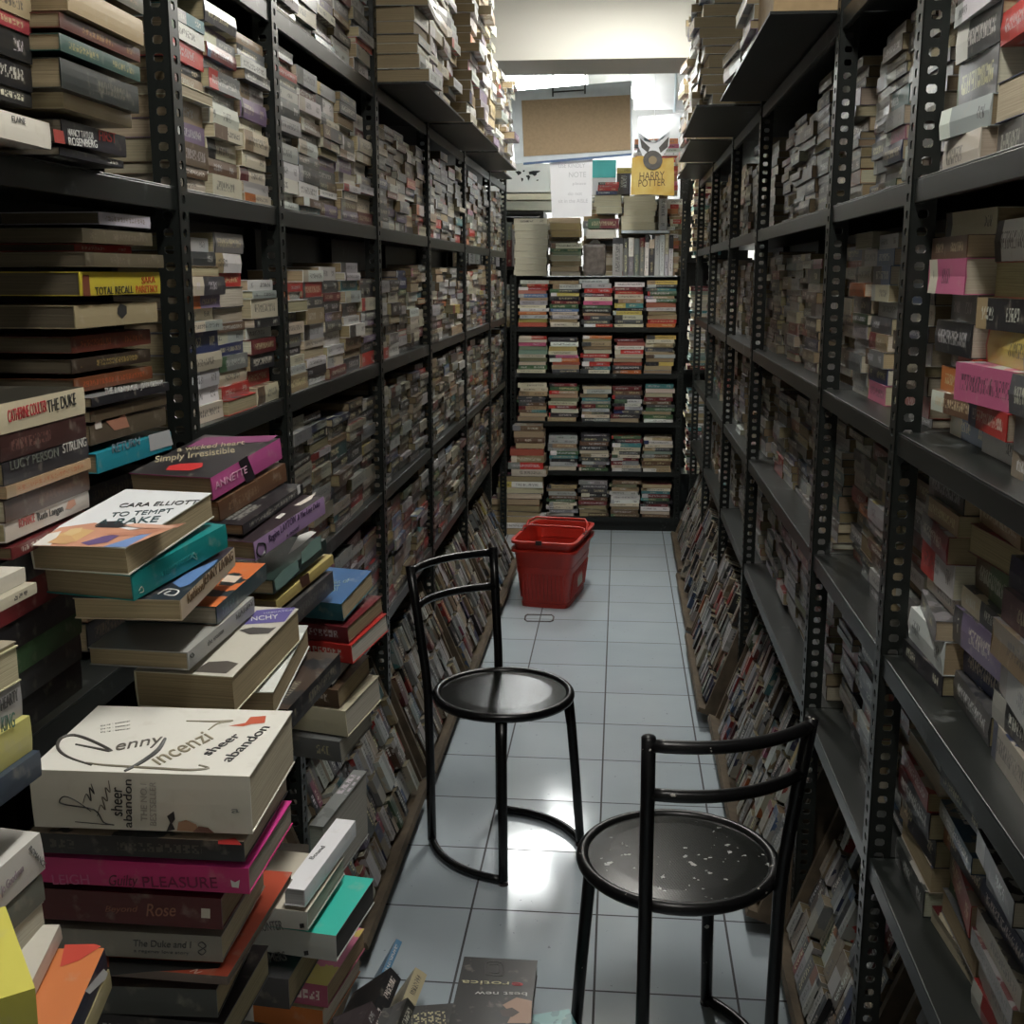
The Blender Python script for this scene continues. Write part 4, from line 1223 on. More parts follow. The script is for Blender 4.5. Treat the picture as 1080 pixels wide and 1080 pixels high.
hero('R', 115, 1022, .845, .178, .106, .020, -6, 10, c=(.30, .26, .14), style=0, far=True, page=OLDP, label='tan paperback under the orange one in the lower corner', group=G9)

# --- books on the floor between the tray and the near chair
G10 = 'books lying on the floor'
fb = hero('L', 567, 1013, 2.18, .24, .155, .036, 0, 0, c='black', front=(.012, .012, .013), style=0, page=(.10, .09, .08), far=True, label='black paperback with part of a face on its cover lying on the floor', group=G10)
words_on(fb, 'top', 'best new', (556, 1047), (501, 1046), .012, (.62, .62, .60))
words_on(fb, 'top', 'rotica', (537, 1036), (487, 1034), .013, (.55, .52, .30))
words_on(fb, 'top', 'e', (552, 1037), (540, 1036), .016, (.50, .04, .05))
patch(fb, 'top', [(530, 1060), (545, 1052), (561, 1056), (560, 1079), (535, 1079), (540, 1070)], (.36, .22, .15))
patch(fb, 'top', [(527, 1066), (540, 1063), (548, 1068), (540, 1073), (530, 1072)], (.04, .025, .02), off=.0008)
strokes_on(fb, 'top', [[(512, 1028), (530, 1029), (529, 1016), (513, 1016), (512, 1028)], [(516, 1026), (526, 1026), (526, 1018), (516, 1018)]], .0008, (.06, .06, .06))
hero('R', 600, 1064, 2.12, .22, .15, .035, -20, 0, c=(.12, .30, .32), front=(.16, .36, .38), style=.5, label='cyan covered book under the black one on the floor', group=G10, far=True)
hero('L', 478, 1058, 2.05, .22, .15, .04, -12, 0, c='charcoal', front=(.03, .03, .03), style=.4, label='dark magazine lying left of the black floor book', group=G10, far=True)
sb = [(418, 990, 2.30, .015, (.07, .18, .30), 'thin blue covered book standing by the tray end', -62), (412, 1020, 2.13, .034, (.02, .02, .022), 'black paperback standing by the tray end', -40),
      (438, 1020, 2.20, .030, (.42, .37, .24), 'cream paperback standing behind the black one by the tray', -58), (430, 1052, 2.03, .03, (.03, .03, .028), 'dark paperback sunk among the floor books', -35),
      (392, 1056, 1.93, .03, (.06, .045, .05), 'dark brown paperback leaning on the tray front', -30)]
for px, py, D, T, c1, lab, rl in sb:
    hero('R', px, py, D, .18, .11, T, 4, 2, roll=rl, c=c1, style=.3, far=True, page=(.30, .22, .12), label=lab, group=G10)

# what carries the near piles
for nm, lab, lo, hi in (('wooden_crate', 'low brown wooden crate under the near pile of books', (-.655, .60, 0), (-.37, 1.37, .60)),
                        ('wooden_crate', 'low brown wooden crate under the piles against the rack', (-.655, 1.40, 0), (-.47, 1.74, .62))):
    r = empty(nm, lab, 'crate', lo)
    sx_, sy_, sz_ = hi[0] - lo[0], hi[1] - lo[1], hi[2]
    MB().box((0, 0, sz_ - .018), (sx_, sy_, sz_)).build('lid', M_WOOD, r)
    for k in range(5):
        z0 = k * (sz_ - .02) / 5
        MB().box((sx_ - .014, 0, z0 + .004), (sx_, sy_, z0 + (sz_ - .02) / 5 - .004)).build('slat', M_WOOD, r)
    for a, b2 in (((0, 0), (.014, sy_)), ((.014, 0), (sx_ - .014, .014)), ((.014, sy_ - .014), (sx_ - .014, sy_))):
        MB().box((a[0], a[1], 0), (b2[0], b2[1], sz_ - .018)).build('side_board', M_WOOD, r)

# ------------------------------------------------------------------ the rack across the end of the aisle
YB = 7.0
br = empty('steel_end_rack', 'black steel rack of slim books standing across the end of the aisle', 'shelf rack', (-.66, YB, 0))
BZ = [.089, .373, .676, .969, 1.245, 1.545]
BX0, BX1 = -.66, .385
pmL, pmR = post_mesh(1.56, 1), post_mesh(2.66, -1)
for pm, x in ((pmL, 0), (pmR, BX1 - BX0)):
    o = bpy.data.objects.new('post', pm); COL.objects.link(o); o.parent = br; o.location = (x, 0, 0)
for x in (0.02, BX1 - BX0 - .04):
    MB().box((x, .30, 0), (x + .03, .303, 1.56)).build('back_post', M_STEEL, br)
for i, z in enumerate(BZ):
    mb = MB()
    mb.box((.004, .12 if i == 5 else .006, z - .003), (BX1 - BX0 - .004, .29, z))
    if i < 5: mb.box((.004, .003, z - .028), (BX1 - BX0 - .004, .006, z - .003))
    mb.build('shelf', M_STEEL, br)
MB().box((.01, .03, 0), (BX1 - BX0 - .01, .045, .06)).build('kick_plate', M_STEEL, br)
MB().box((.01, .292, .03), (BX1 - BX0 - .01, .296, 1.54)).build('added_light_block', M_STEEL, br)  # added to block the bright room showing through gaps in the end rack
BRIGHT = ['red', 'orange', 'teal', 'cream', 'white', 'yellow', 'maroon', 'green', 'pink', 'tan', 'pale grey', 'charcoal', 'blue', 'black', 'cream', 'red']
DULL = ['charcoal', 'black', 'cream', 'grey', 'green', 'tan', 'white', 'pale grey', 'brown', 'maroon', 'teal']
SLIM = []


def slim_thing(b, name, cat):
    gc, gp = book_geo(b)
    bm_ = BookMesh(); bm_.add(b, 0, gc); bm_.add(b, 1, gp)
    o = bpy.data.objects.new(name, bm_.mesh(name, [M_COVER, M_PAGE])); COL.objects.link(o)
    o.matrix_world = b.M
    return tag(o, b.label, cat, b.group)


def front_stack(x0, x1, y, z0, zmax, pal, Tr, label, group, name='slim_paperback', cat='slim book', yaw=.05, pageout=.5, D=.16, page=None, jx=.006, ncap=99):
    z, n = z0 + .0006, 0
    while n < ncap:
        T = random.uniform(*Tr)
        if z + T > zmax: break
        L = (x1 - x0) * random.uniform(.93, 1.0)
        xc = (x0 + x1) / 2 + random.gauss(0, jx)
        a = random.gauss(0, yaw)
        if random.random() < pageout:      # fore edge to the aisle
            ex, ey = Vector((0, -1, 0)), Vector((1, 0, 0)); o = Vector((xc - L / 2, y + D, z))
        else:
            ex, ey = Vector((0, 1, 0)), Vector((-1, 0, 0)); o = Vector((xc + L / 2, y, z))
        R = Matrix.Rotation(a, 3, 'Z'); mid = Vector((xc, y + D / 2, z))
        c = random.choice(pal)
        b = Book(L, D, T, rot_basis(R @ ex, R @ ey, Vector((0, 0, 1)), mid + R @ (o - mid)), c, page=page)
        if c in ('red', 'orange', 'teal', 'yellow', 'pink', 'green', 'blue') and random.random() < .8: b.page = jit(tuple(.35 * p + .65 * q for p, q in zip(b.page, b.c1)))
        n += 1
        b.label = '%s %s' % (c, label % ordinal(n)); b.group = group
        slim_thing(b, name, cat)
        z += T + .0005
    return z


for li, z in enumerate(BZ[:5]):
    cols = 5
    xs0 = BX0 + .045 if li > 1 else BX0 + .23
    step = (BX1 - .045 - xs0) / cols if li > 1 else (BX1 - .045 - xs0) / 4
    for k in range(cols if li > 1 else 4):
        x0 = xs0 + k * step
        top = z + [.24, .25, .25, .255, .295][li] + random.uniform(-.03, .0)
        front_stack(x0 + .004, x0 + step - .010, YB + .012, z, min(top, BZ[li + 1] - (.030 if li < 4 else .004)), BRIGHT if li >= 3 else DULL, (.0168, .028),
                    'slim book, %%s up in %s stack of the end rack, %s' % (ORD[k], ('lowest shelf', 'second shelf', 'third shelf', 'fourth shelf', 'fifth shelf')[li]),
                    'slim books on the end rack, %s' % ('lowest shelf', 'second shelf', 'third shelf', 'fourth shelf', 'fifth shelf')[li], pageout=.22, D=.10 if li == 4 else .16)
# thick pale books and parcels along the top
zt = BZ[5]
cx = lambda px, py=270: at(px, py, y=YB).x
cz = lambda py: at(600, py, y=YB).z
front_stack(cx(541), cx(577), YB + .05, zt, cz(229), ['cream', 'white', 'cream'], (.022, .045), 'hardback with pale pages, %s up in the first pile on the end rack', 'thick pale books on top of the end rack', 'hardback_book', 'hardback', .04, .97, .15, (.55, .52, .40), .004)
front_stack(cx(580), cx(613), YB + .05, zt, cz(252), ['orange', 'green', 'cream', 'tan', 'charcoal', 'white', 'pale grey'], (.018, .034), 'hardback, %s up in the second pile on the end rack', 'thick pale books on top of the end rack', 'hardback_book', 'hardback', .04, .6, .15, None, .004)
front_stack(cx(580), cx(613), YB + .055, cz(250), cz(229), ['cream', 'tan'], (.03, .05), 'hardback, %s from the crown of the second pile on the end rack', 'thick pale books on top of the end rack', 'hardback_book', 'hardback', .02, 1, .15, (.42, .32, .16), .002)
pr = empty('wrapped_parcel', 'grey brown plastic wrapped parcel standing on the end rack', 'parcel', (cx(627), YB + .05, zt))
pw, ph = cx(639) - cx(615), cz(257) - zt
MB().box((-pw / 2, 0, .001), (pw / 2, .15, ph)).build('wrapping', M_CLEAR, pr, bevel=.018)
MB().tube([(-pw * .22, .075, ph + .006), (0, .07, ph + .022), (pw * .22, .075, ph + .006)], [.004, .018, .004], 8).build('gathered_top', M_WHITE, pr)
xa = cx(616)
front_stack(cx(617), cx(650), YB + .05, zt + ph + .03, cz(243) + .01, ['white', 'cream'], (.05, .056), 'hardback with white edge, %s above the wrapped parcel', 'thick pale books on top of the end rack', 'hardback_book', 'hardback', .01, 1, .15, (.62, .60, .52), .001)
front_stack(cx(619), cx(652), YB + .05, cz(243) + .012, cz(228), ['brown', 'maroon'], (.05, .06), 'hardback with brown edge, %s from the top above the parcel', 'thick pale books on top of the end rack', 'hardback_book', 'hardback', .01, 0, .15, None, .001)
front_stack(cx(626), cx(655), YB + .06, cz(225), cz(205), ['cream', 'cream', 'white'], (.026, .04), 'hardback with cream edge, %s up in the pile under the cyan packet', 'thick pale books on top of the end rack', 'hardback_book', 'hardback', .02, 1, .15, (.62, .58, .42), .003)
# upright grey and white binders with a board laid across them
xx = cx(646)
for k, (w, c, h) in enumerate(((.06, 'pale grey', .22), (.028, 'grey', .215), (.03, 'grey', .22), (.03, 'grey', .215), (.028, 'grey', .22), (.022, 'white', .235), (.03, 'charcoal', .21), (.026, 'pale grey', .24), (.026, 'white', .235), (.022, 'pale grey', .24), (.024, 'white', .235))):
    b = Book(h, .16, w, rot_basis(Vector((0, 1, 0)), Vector((0, 0, 1)), Vector((1, 0, 0)), Vector((xx, YB + .05, zt + .001))), c, style=.3)
    b.label = '%s upright hardback, %s in the row under the flat board on the end rack' % (c, ordinal(k + 1)); b.group = 'upright books on top of the end rack'
    slim_thing(b, 'hardback_book', 'hardback')
    xx += w + .003
tag(MB().box((cx(655), YB + .04, zt + .247), (cx(706), YB + .22, zt + .262)).build('grey_board', M_TAPE), 'grey board laid flat across the upright books on the end rack', 'board')
front_stack(cx(656), cx(692), YB + .05, zt + .264, cz(204), ['cream', 'cream', 'white'], (.026, .05), 'hardback with cream pages, %s up on the flat board', 'thick pale books on top of the end rack', 'hardback_book', 'hardback', .05, 1, .15, (.60, .56, .42), .004)
b = Book(.22, .15, .05, rot_basis(Vector((0, 1, 0)), Vector((0, 0, 1)), Vector((1, 0, 0)), Vector((cx(694), YB + .06, zt + .264))), 'pale grey', label='grey upright hardback beside the cream pile on the flat board', group='upright books on top of the end rack')
slim_thing(b, 'hardback_book', 'hardback')
for k in range(2):
    front_stack(cx(704), cx(716), YB + .10, zt if k == 0 else zt + .16, cz(262) if k == 0 else cz(215), ['red', 'white', 'cream', 'orange', 'tan'], (.014, .03), 'hardback, %%s up in the narrow pile by the tall post%s' % ('', ' above')[k], 'books in the narrow pile by the tall post', 'hardback_book', 'hardback', .05, .4, .15)

# cartons at the passage: white one with a small world map, cream ones beneath
def carton(name, label, px0, px1, pya, pyb, y, d, mat, lip=True):
    a, c = at(px0, pyb, y=y), at(px1, pya, y=y)
    w, h = c.x - a.x, c.z - a.z
    r = empty(name, label, 'carton', (a.x, y, a.z))
    MB().box((0, 0, 0), (w, d, h * .82 if lip else h)).build('body', mat, r, bevel=.003)
    if lip: MB().box((-.004, -.004, h * .82), (w + .004, d + .004, h)).build('lid', mat, r, bevel=.003)
    return r, w, h


r, w, h = carton('white_carton', 'white carton printed with a small black world map', 516, 581, 172, 203, 7.32, .3, M_WHITE, False)
sx_ = w / 65.0; szz = h / 31.0
mp = lambda pts: [((500 + x / 7.714 - 516) * sx_, -.0012, (203 - (150 + y / 7.714)) * szz) for x, y in pts]
for nm, pts in (('north_land', [(335, 238), (365, 232), (385, 240), (385, 255), (370, 262), (362, 270), (352, 255)]), ('cold_island', [(396, 230), (412, 224), (414, 236), (402, 242)]),
                ('south_land', [(384, 288), (400, 294), (402, 305), (392, 322), (386, 310)]), ('old_land', [(446, 240), (480, 232), (538, 232), (536, 240), (512, 252), (508, 268), (492, 276), (474, 262), (452, 262), (448, 252)]),
                ('warm_land', [(425, 270), (448, 268), (458, 282), (450, 300), (443, 314), (437, 300), (436, 288), (424, 280)]), ('far_island', [(508, 308), (524, 304), (524, 314), (510, 316)])):
    mb = MB(); P = mp(pts); c0 = sum((Vector(p) for p in P), Vector()) / len(P)
    for i in range(len(P)): mb.poly([c0, P[i], P[(i + 1) % len(P)]])
    mb.build('printed_map', M_INK, r)
carton('cream_carton', 'cream carton under the white one with the world map', 516, 582, 204, 211, 7.31, .3, M_CREAM, False)
carton('cream_carton', 'greyish carton lowest below the white one with the world map', 516, 582, 212, 222, 7.31, .3, simple('grey_carton', (.42, .42, .36), .7, var=.1), False)
# shelf that carries them, with records and books in the passage
for k in range(5):
    xa_ = -.655 + k * .207
    front_stack(xa_ + .003, xa_ + .203, YB + .215, zt, cz((226, 222, 205, 200, 208)[k]), ['cream', 'white', 'pale grey', 'cream', 'tan', 'grey', 'white'], (.025, .045), 'hardback, %%s up, %s pile of the back row above the end rack' % ORD[k], 'books in the back row on top of the end rack', 'hardback_book', 'hardback', .03, .7, .07)
sr = empty('passage_shelf', 'dark wall shelf in the passage left of the end rack', 'shelf', (-1.1, 7.32, 0))
for py in (223, 281, 345, 420):
    zz = at(540, py, y=7.32).z
    MB().box((0, 0, zz - .018), (.62, .32, zz - .0005)).build('shelf_board', M_STEEL, sr)
for x in (0, .60):
    MB().box((x, .0, 0), (x + .02, .32, at(540, 223, y=7.32).z - .019)).build('side_panel', M_STEEL, sr)
zz = at(540, 281, y=7.32).z
xx = -1.05
for k in range(14):
    w = random.uniform(.02, .04); c = random.choice(['maroon', 'brown', 'charcoal', 'tan', 'pale grey', 'black'])
    b = Book(random.uniform(.24, .29), .2, w, rot_basis(Vector((0, 1, 0)), Vector((0, 0, 1)), Vector((1, 0, 0)), Vector((xx, 7.34, zz))), c, style=.3)
    b.label = '%s upright hardback, %s along the passage shelf' % (c, ordinal(k + 1)); b.group = 'upright books on the passage shelf'
    slim_thing(b, 'hardback_book', 'hardback'); xx += w + .002
zz = at(540, 345, y=7.32).z
front_stack(-1.0, -.80, 7.34, zz, zz + .26, ['white', 'cream', 'pale grey'], (.02, .04), 'hardback, %s up in the outer pile of the passage shelf', 'piles on the passage shelf', 'hardback_book', 'hardback', .05, .7, .16)
front_stack(-.78, -.58, 7.34, zz, zz + .27, ['white', 'cream', 'pale grey'], (.02, .04), 'hardback, %s up in the inner pile of the passage shelf', 'piles on the passage shelf', 'hardback_book', 'hardback', .05, .7, .16)
# the pile that stands on the floor beside the end rack
zz = 0
for k, (pa, pb_, cnt, pal) in enumerate(((512, 575, 3, ['white', 'cream', 'grey']), (516, 570, 3, ['maroon', 'navy', 'charcoal']), (524, 574, 4, ['white', 'pale grey', 'charcoal']), (537, 574, 4, ['red', 'cream', 'pale grey', 'tan']), (541, 573, 4, ['cream', 'tan', 'brown']))):
    zz = front_stack(at(pa, 520, y=6.85).x, at(pb_, 520, y=6.85).x, 6.85, zz, zz + .2, pal, (.028, .042), 'large book, %%s in %s layer of the floor pile by end rack' % ORD[k], 'large books in the floor pile by the end rack', 'large_book', 'large book', .05, .5, .135, None, .008, cnt)
# cyan packet and small books on the cream pile
zz = cz(205)
pk_ = empty('cyan_packet', 'bright cyan packet lying above the cream books near the hanging sheet', 'packet', (cx(622), YB + .09, zz))
MB().box((0, 0, .10), (cx(648) - cx(622), .1, .20)).build('sleeve', simple('cyan_card', (.10, .62, .60), .4, var=.1), pk_, bevel=.003)
MB().box((0.0, .004, 0), (cx(648) - cx(622), .1, .0995)).build('stand', M_WHITE, pk_, bevel=.002)
front_stack(cx(628), cx(650), YB + .05, zz, zz + .088, ['navy', 'charcoal', 'red', 'red'], (.014, .022), 'small book, %s up under the cyan packet', 'small books under the cyan packet', 'hardback_book', 'hardback', .03, .3, .035)
b = Book(.12, .14, .08, rot_basis(Vector((0, 1, 0)), Vector((0, 0, 1)), Vector((1, 0, 0)), Vector((cx(649), YB + .06, zz))), 'charcoal', label='dark upright box book right of the cyan packet', group='upright books on top of the end rack')
slim_thing(b, 'hardback_book', 'hardback')
front_stack(cx(648), cx(670), YB + .06, zz + .121, zz + .16, ['yellow'], (.03, .034), 'yellow edged hardback, %s on the dark upright box book', 'books by the golden hanging card', 'hardback_book', 'hardback', .02, 0, .14)
front_stack(cx(667), cx(716), 7.14, cz(205), cz(143), ['pink', 'orange', 'purple', 'white', 'cream', 'red', 'white'], (.02, .04), 'hardback, %s up in the bright pile behind the golden card', 'bright books behind the golden hanging card', 'hardback_book', 'hardback', .04, .3, .1)

MB().box((0, .315, 0), (.62, .318, at(540, 223, y=7.32).z - .019)).build('added_light_block', M_STEEL, sr)  # added dark backing, hides the bright back wall behind the passage books
# a second rack far on the right, seen between the end rack and the right wall
fr = empty('narrow_steel_rack', 'narrow dark steel rack in the gap right of the end rack', 'shelf rack', (.36, 7.36, 0))
MB().box((0, 0, 0), (.03, .003, 2.3)).build('post', M_STEEL, fr)
for py in (150, 272, 390, 500, 548):
    z_ = at(730, py, y=7.36).z
    MB().box((.031, 0, z_ - .025), (.44, .26, z_)).build('shelf', M_STEEL, fr)
MB().box((.001, .262, 0), (.44, .265, 2.3)).build('added_light_block', M_STEEL, fr)  # added sheet, keeps back-room light from showing behind this rack
for j, (pa, pb_) in enumerate(((272, 165), (390, 300), (500, 410))):
    za, zb = at(730, pa, y=7.36).z, at(730, pb_, y=7.38).z
    front_stack(.435, .60, 7.38, za, min(zb, at(730, (150, 272, 390)[j], y=7.36).z - .03), ['white', 'teal', 'charcoal', 'cream', 'maroon', 'pale grey'], (.012, .028), 'slim book, %%s up on the %s shelf of the narrow rack' % ('top', 'middle', 'low')[j], 'slim books on the narrow rack', 'slim_paperback', 'slim book', .03, .4, .2)

# ------------------------------------------------------------------ hanging things under the beam
def plane_thing(name, label, cat, corners, thick, mat, part):
    """a flat board hung square to the aisle; corners tl, tr, br, bl as places"""
    tl = corners[3]
    r = empty(name, label, cat, tuple(tl))
    mb = MB()
    P = [Vector(c) - tl for c in corners]
    Q = [p + Vector((0, thick, 0)) for p in P]
    mb.poly(P); mb.poly(Q[::-1])
    for i in range(4): mb.poly([P[i], P[(i + 1) % 4], Q[(i + 1) % 4], Q[i]])
    mb.build(part, mat, r)
    return r


YH = 6.52
hb = plane_thing('hanging_board', 'brown hardboard with pale blue taped border hanging from the beam', 'sign board', [at(a, b, y=YH) for a, b in ((538, 96), (666, 85), (667, 163), (543, 173))], .012, M_TAPE, 'taped_frame')
mb = MB(); base = Vector(hb.location)
P = [at(a, b, y=YH - .004) - base for a, b in ((550, 106), (664.5, 100), (665, 158), (552.5, 165))]
mb.poly(P); Q = [p + Vector((0, .004, 0)) for p in P]
for i in range(4): mb.poly([P[i], P[(i + 1) % 4], Q[(i + 1) % 4], Q[i]])
mb.build('board_panel', M_CARD, hb)
P = [at(a, b, y=YH - .001) - base for a, b in ((552, 171.5), (666, 161.5), (666, 164), (552, 174))]
mb = MB(); mb.poly(P); mb.build('blue_edge', ink_mat((.06, .12, .26)), hb)
for a, b, top in ((583, 94, 80), (617, 91, 80)):
    MB().tube([at(a, b + 8, y=YH - .003) - base, at(a, b, y=YH - .003) - base, Vector((at(a, b, y=YH).x, YH - .003, 2.70)) - base, Vector((at(a, b, y=YH).x, YH + .03, 2.93)) - base], .004, 6).build('hook', M_STEEL, hb)
MB().tube([at(584, 97, y=YH - .004) - base, at(616, 95, y=YH - .004) - base], .004, 6).build('hanger_bar', M_STEEL, hb)

ps = plane_thing('paper_sheet', 'white paper sheet with faint printed lines hanging below the brown board', 'paper sign', [at(a, b, y=YH + .02) for a, b in ((580, 168), (625, 167), (624, 228), (582, 230))], .0012, M_PAPER, 'sheet')
pb0 = Vector(ps.location)
for body, px, py, wpx, hpx in (('USE KINDLY', 589, 177, 28, 4.5), ('NOTE', 600, 187, 18, 5.5), ('please', 604, 195, 14, 3), ('do not', 599, 206, 15, 3.5), ('sit in the AISLE', 589, 214, 31, 4)):
    a, e = at(px, py, y=YH + .0192), at(px + wpx, py - .3, y=YH + .0192)
    t = at(px, py - hpx, y=YH + .0192)
    lettering(ps, body, a - pb0, e - a, (0, 0, 1), (e - a).length, t.z - a.z, M_GREYINK, 'faint_lettering')

hp = empty('hanging_title_card', 'golden card with dark title lettering and winged dark disc hanging near the end rack', 'hanging card', tuple(at(688, 175, y=6.62)))
h0 = Vector(hp.location)
g = lambda pts, y=6.62: [at(510 + x / 4.5, 60 + y_ / 4.5, y=y) - h0 for x, y_ in pts]


def slab_poly(pts, y, th, mat, name):
    P = g(pts, y); Q = [p + Vector((0, th, 0)) for p in P]
    mb = MB(); c0 = sum(P, Vector()) / len(P); c1 = sum(Q, Vector()) / len(Q)
    for i in range(len(P)):
        j = (i + 1) % len(P)
        mb.poly([c0, P[i], P[j]]); mb.poly([c1, Q[j], Q[i]]); mb.poly([P[i], P[j], Q[j], Q[i]])
    mb.build(name, mat, hp)


slab_poly([(705, 478), (745, 470), (860, 482), (903, 478), (905, 660), (830, 655), (770, 652), (698, 655)], 6.62, .004, M_GOLD, 'card')
slab_poly([(735, 355), (765, 400), (800, 395), (845, 400), (885, 350), (882, 420), (850, 470), (755, 470), (735, 425)], 6.618, .004, M_PAPER, 'wing_backing')
slab_poly([(742, 385), (790, 430), (780, 455), (750, 430)], 6.615, .002, M_FEATHER, 'wing')
slab_poly([(880, 378), (832, 430), (840, 455), (874, 428)], 6.615, .002, M_FEATHER, 'wing')
slab_poly([(803 + 46 * math.cos(a * math.pi / 10), 490 + 46 * math.sin(a * math.pi / 10)) for a in range(20)], 6.612, .005, M_FEATHER, 'disc')
slab_poly([(803 + 20 * math.cos(a * math.pi / 6), 490 + 20 * math.sin(a * math.pi / 6)) for a in range(12)], 6.610, .002, ink_mat((.25, .19, .10)), 'disc_centre')
for body, pa, pb_, hpx in (('HARRY', (740, 585), (858, 580), 38), ('POTTER', (735, 617), (862, 611), 34)):
    P = g([pa, pb_, (pa[0], pa[1] - hpx)], 6.6185)
    lettering(hp, body, P[0], P[1] - P[0], (0, 0, 1), (P[1] - P[0]).length, P[2].z - P[0].z, ink_mat((.09, .05, .015)), 'title')
MB().tube([g([(808, 405)], 6.62)[0], Vector((g([(808, 405)], 6.62)[0].x, 0, 2.585 - h0.z)), Vector((g([(808, 405)], 6.62)[0].x, .18, 2.93 - h0.z))], .0015, 5).build('thread', M_PAPER, hp)

# white wrapped ducts in the back room
for nm, lab, z_, x0, x1 in (('wrapped_duct', 'upper white wrapped duct crossing the back room', 2.72, .06, .72), ('wrapped_duct', 'lower white wrapped duct with a dark seam crossing the back room', 2.455, .10, .72)):
    r = empty(nm, lab, 'duct', (x0, 8.0, z_))
    MB().tube([(0, 0, 0), (.25, 0, .01), (.45, 0, 0), (x1 - x0 + .18, 0, 0)], [.11, .12, .125, .12], 20).build('wrap', M_TUBE, r, smooth=True)
    MB().tube([(.26, .0, 0), (.275, 0, 0)], .128, 20).build('band', M_TAPE, r, smooth=True)

# ------------------------------------------------------------------ chairs
def arc_pts(a, b, bow, n=12):
    a, b = Vector(a), Vector(b); m = (a + b) / 2 + Vector(bow)
    return [(1 - t) ** 2 * a + 2 * (1 - t) * t * (2 * m - (a + b) / 2) + t * t * b for t in (i / n for i in range(n + 1))]


def chair(label, x, y, rz, seat_mat, r_seat, tube_mat):
    R = empty('metal_chair', label, 'chair', (x, y, 0), rz, 'black metal chairs in the aisle')
    st = MB().lathe([(.0, .436), (r_seat - .012, .436), (r_seat - .012, .449), (r_seat * .7, .4515), (.0, .452)], 64).build('seat', seat_mat, R, smooth=False)
    ring = [(math.cos(2 * math.pi * k / 48) * (r_seat - .006), math.sin(2 * math.pi * k / 48) * (r_seat - .006), .444) for k in range(48)]
    MB().tube(ring, .0125, 12, closed=True).build('seat_rim', tube_mat, st, smooth=True)
    for s in (-1, 1):
        MB().tube([(s * .132, -.15, .012), (s * .133, -.152, .25), (s * .134, -.155, .43), (s * .137, -.160, .50), (s * .146, -.180, .66), (s * .155, -.198, .79)], .0125, 12).build('rear_leg', tube_mat, R, smooth=True)
        MB().tube([(s * .150, .15, .012), (s * .142, .140, .18), (s * .133, .128, .35), (s * .126, .120, .43)], [.0125, .0128, .0135, .0155], 12).build('front_leg', tube_mat, R, smooth=True)
        MB().tube(arc_pts((s * .132, -.15, .012), (s * .150, .15, .012), (s * .045, 0, 0)), .0115, 10).build('floor_rail', tube_mat, R, smooth=True)
        MB().tube([(s * .150, .15, .0), (s * .150, .15, .006)], .013, 12).build('foot_cap', M_DARK, R)
    MB().tube(arc_pts((-.154, -.196, .775), (.154, -.196, .775), (0, -.045, 0)), .0115, 12).build('top_rail', tube_mat, R, smooth=True)
    MB().tube(arc_pts((-.147, -.182, .680), (.147, -.182, .680), (0, -.045, 0)), .0115, 12).build('lower_rail', tube_mat, R, smooth=True)
    return R


def chipped():
    m, nt, b = new_mat('chipped_black_tube_paint')
    tc = nd(nt, 'ShaderNodeTexCoord'); no = nd(nt, 'ShaderNodeTexNoise'); no.inputs['Scale'].default_value = 34; no.inputs['Detail'].default_value = 5
    nt.links.new(tc.outputs['Object'], no.inputs['Vector'])
    nt.links.new(mixc(nt, val(nt, 'GREATER_THAN', no.outputs['Fac'], .70), (.005, .005, .0055), (.40, .38, .35)), b.inputs['Base Color'])
    b.inputs['Specular IOR Level'].default_value = .25
    b.inputs['Roughness'].default_value = .3
    return m


M_CHIPPED = chipped()
chair('black metal chair standing farther off, with glossy round seat beside the left tray', -.295, 2.945, math.radians(-129.6), M_SEAT, .186, M_BLACK)
chair('black metal chair standing near, with paint-flecked round seat beside the right tray', .13, 2.08, math.radians(22), M_SEAT_WORN, .190, M_CHIPPED)

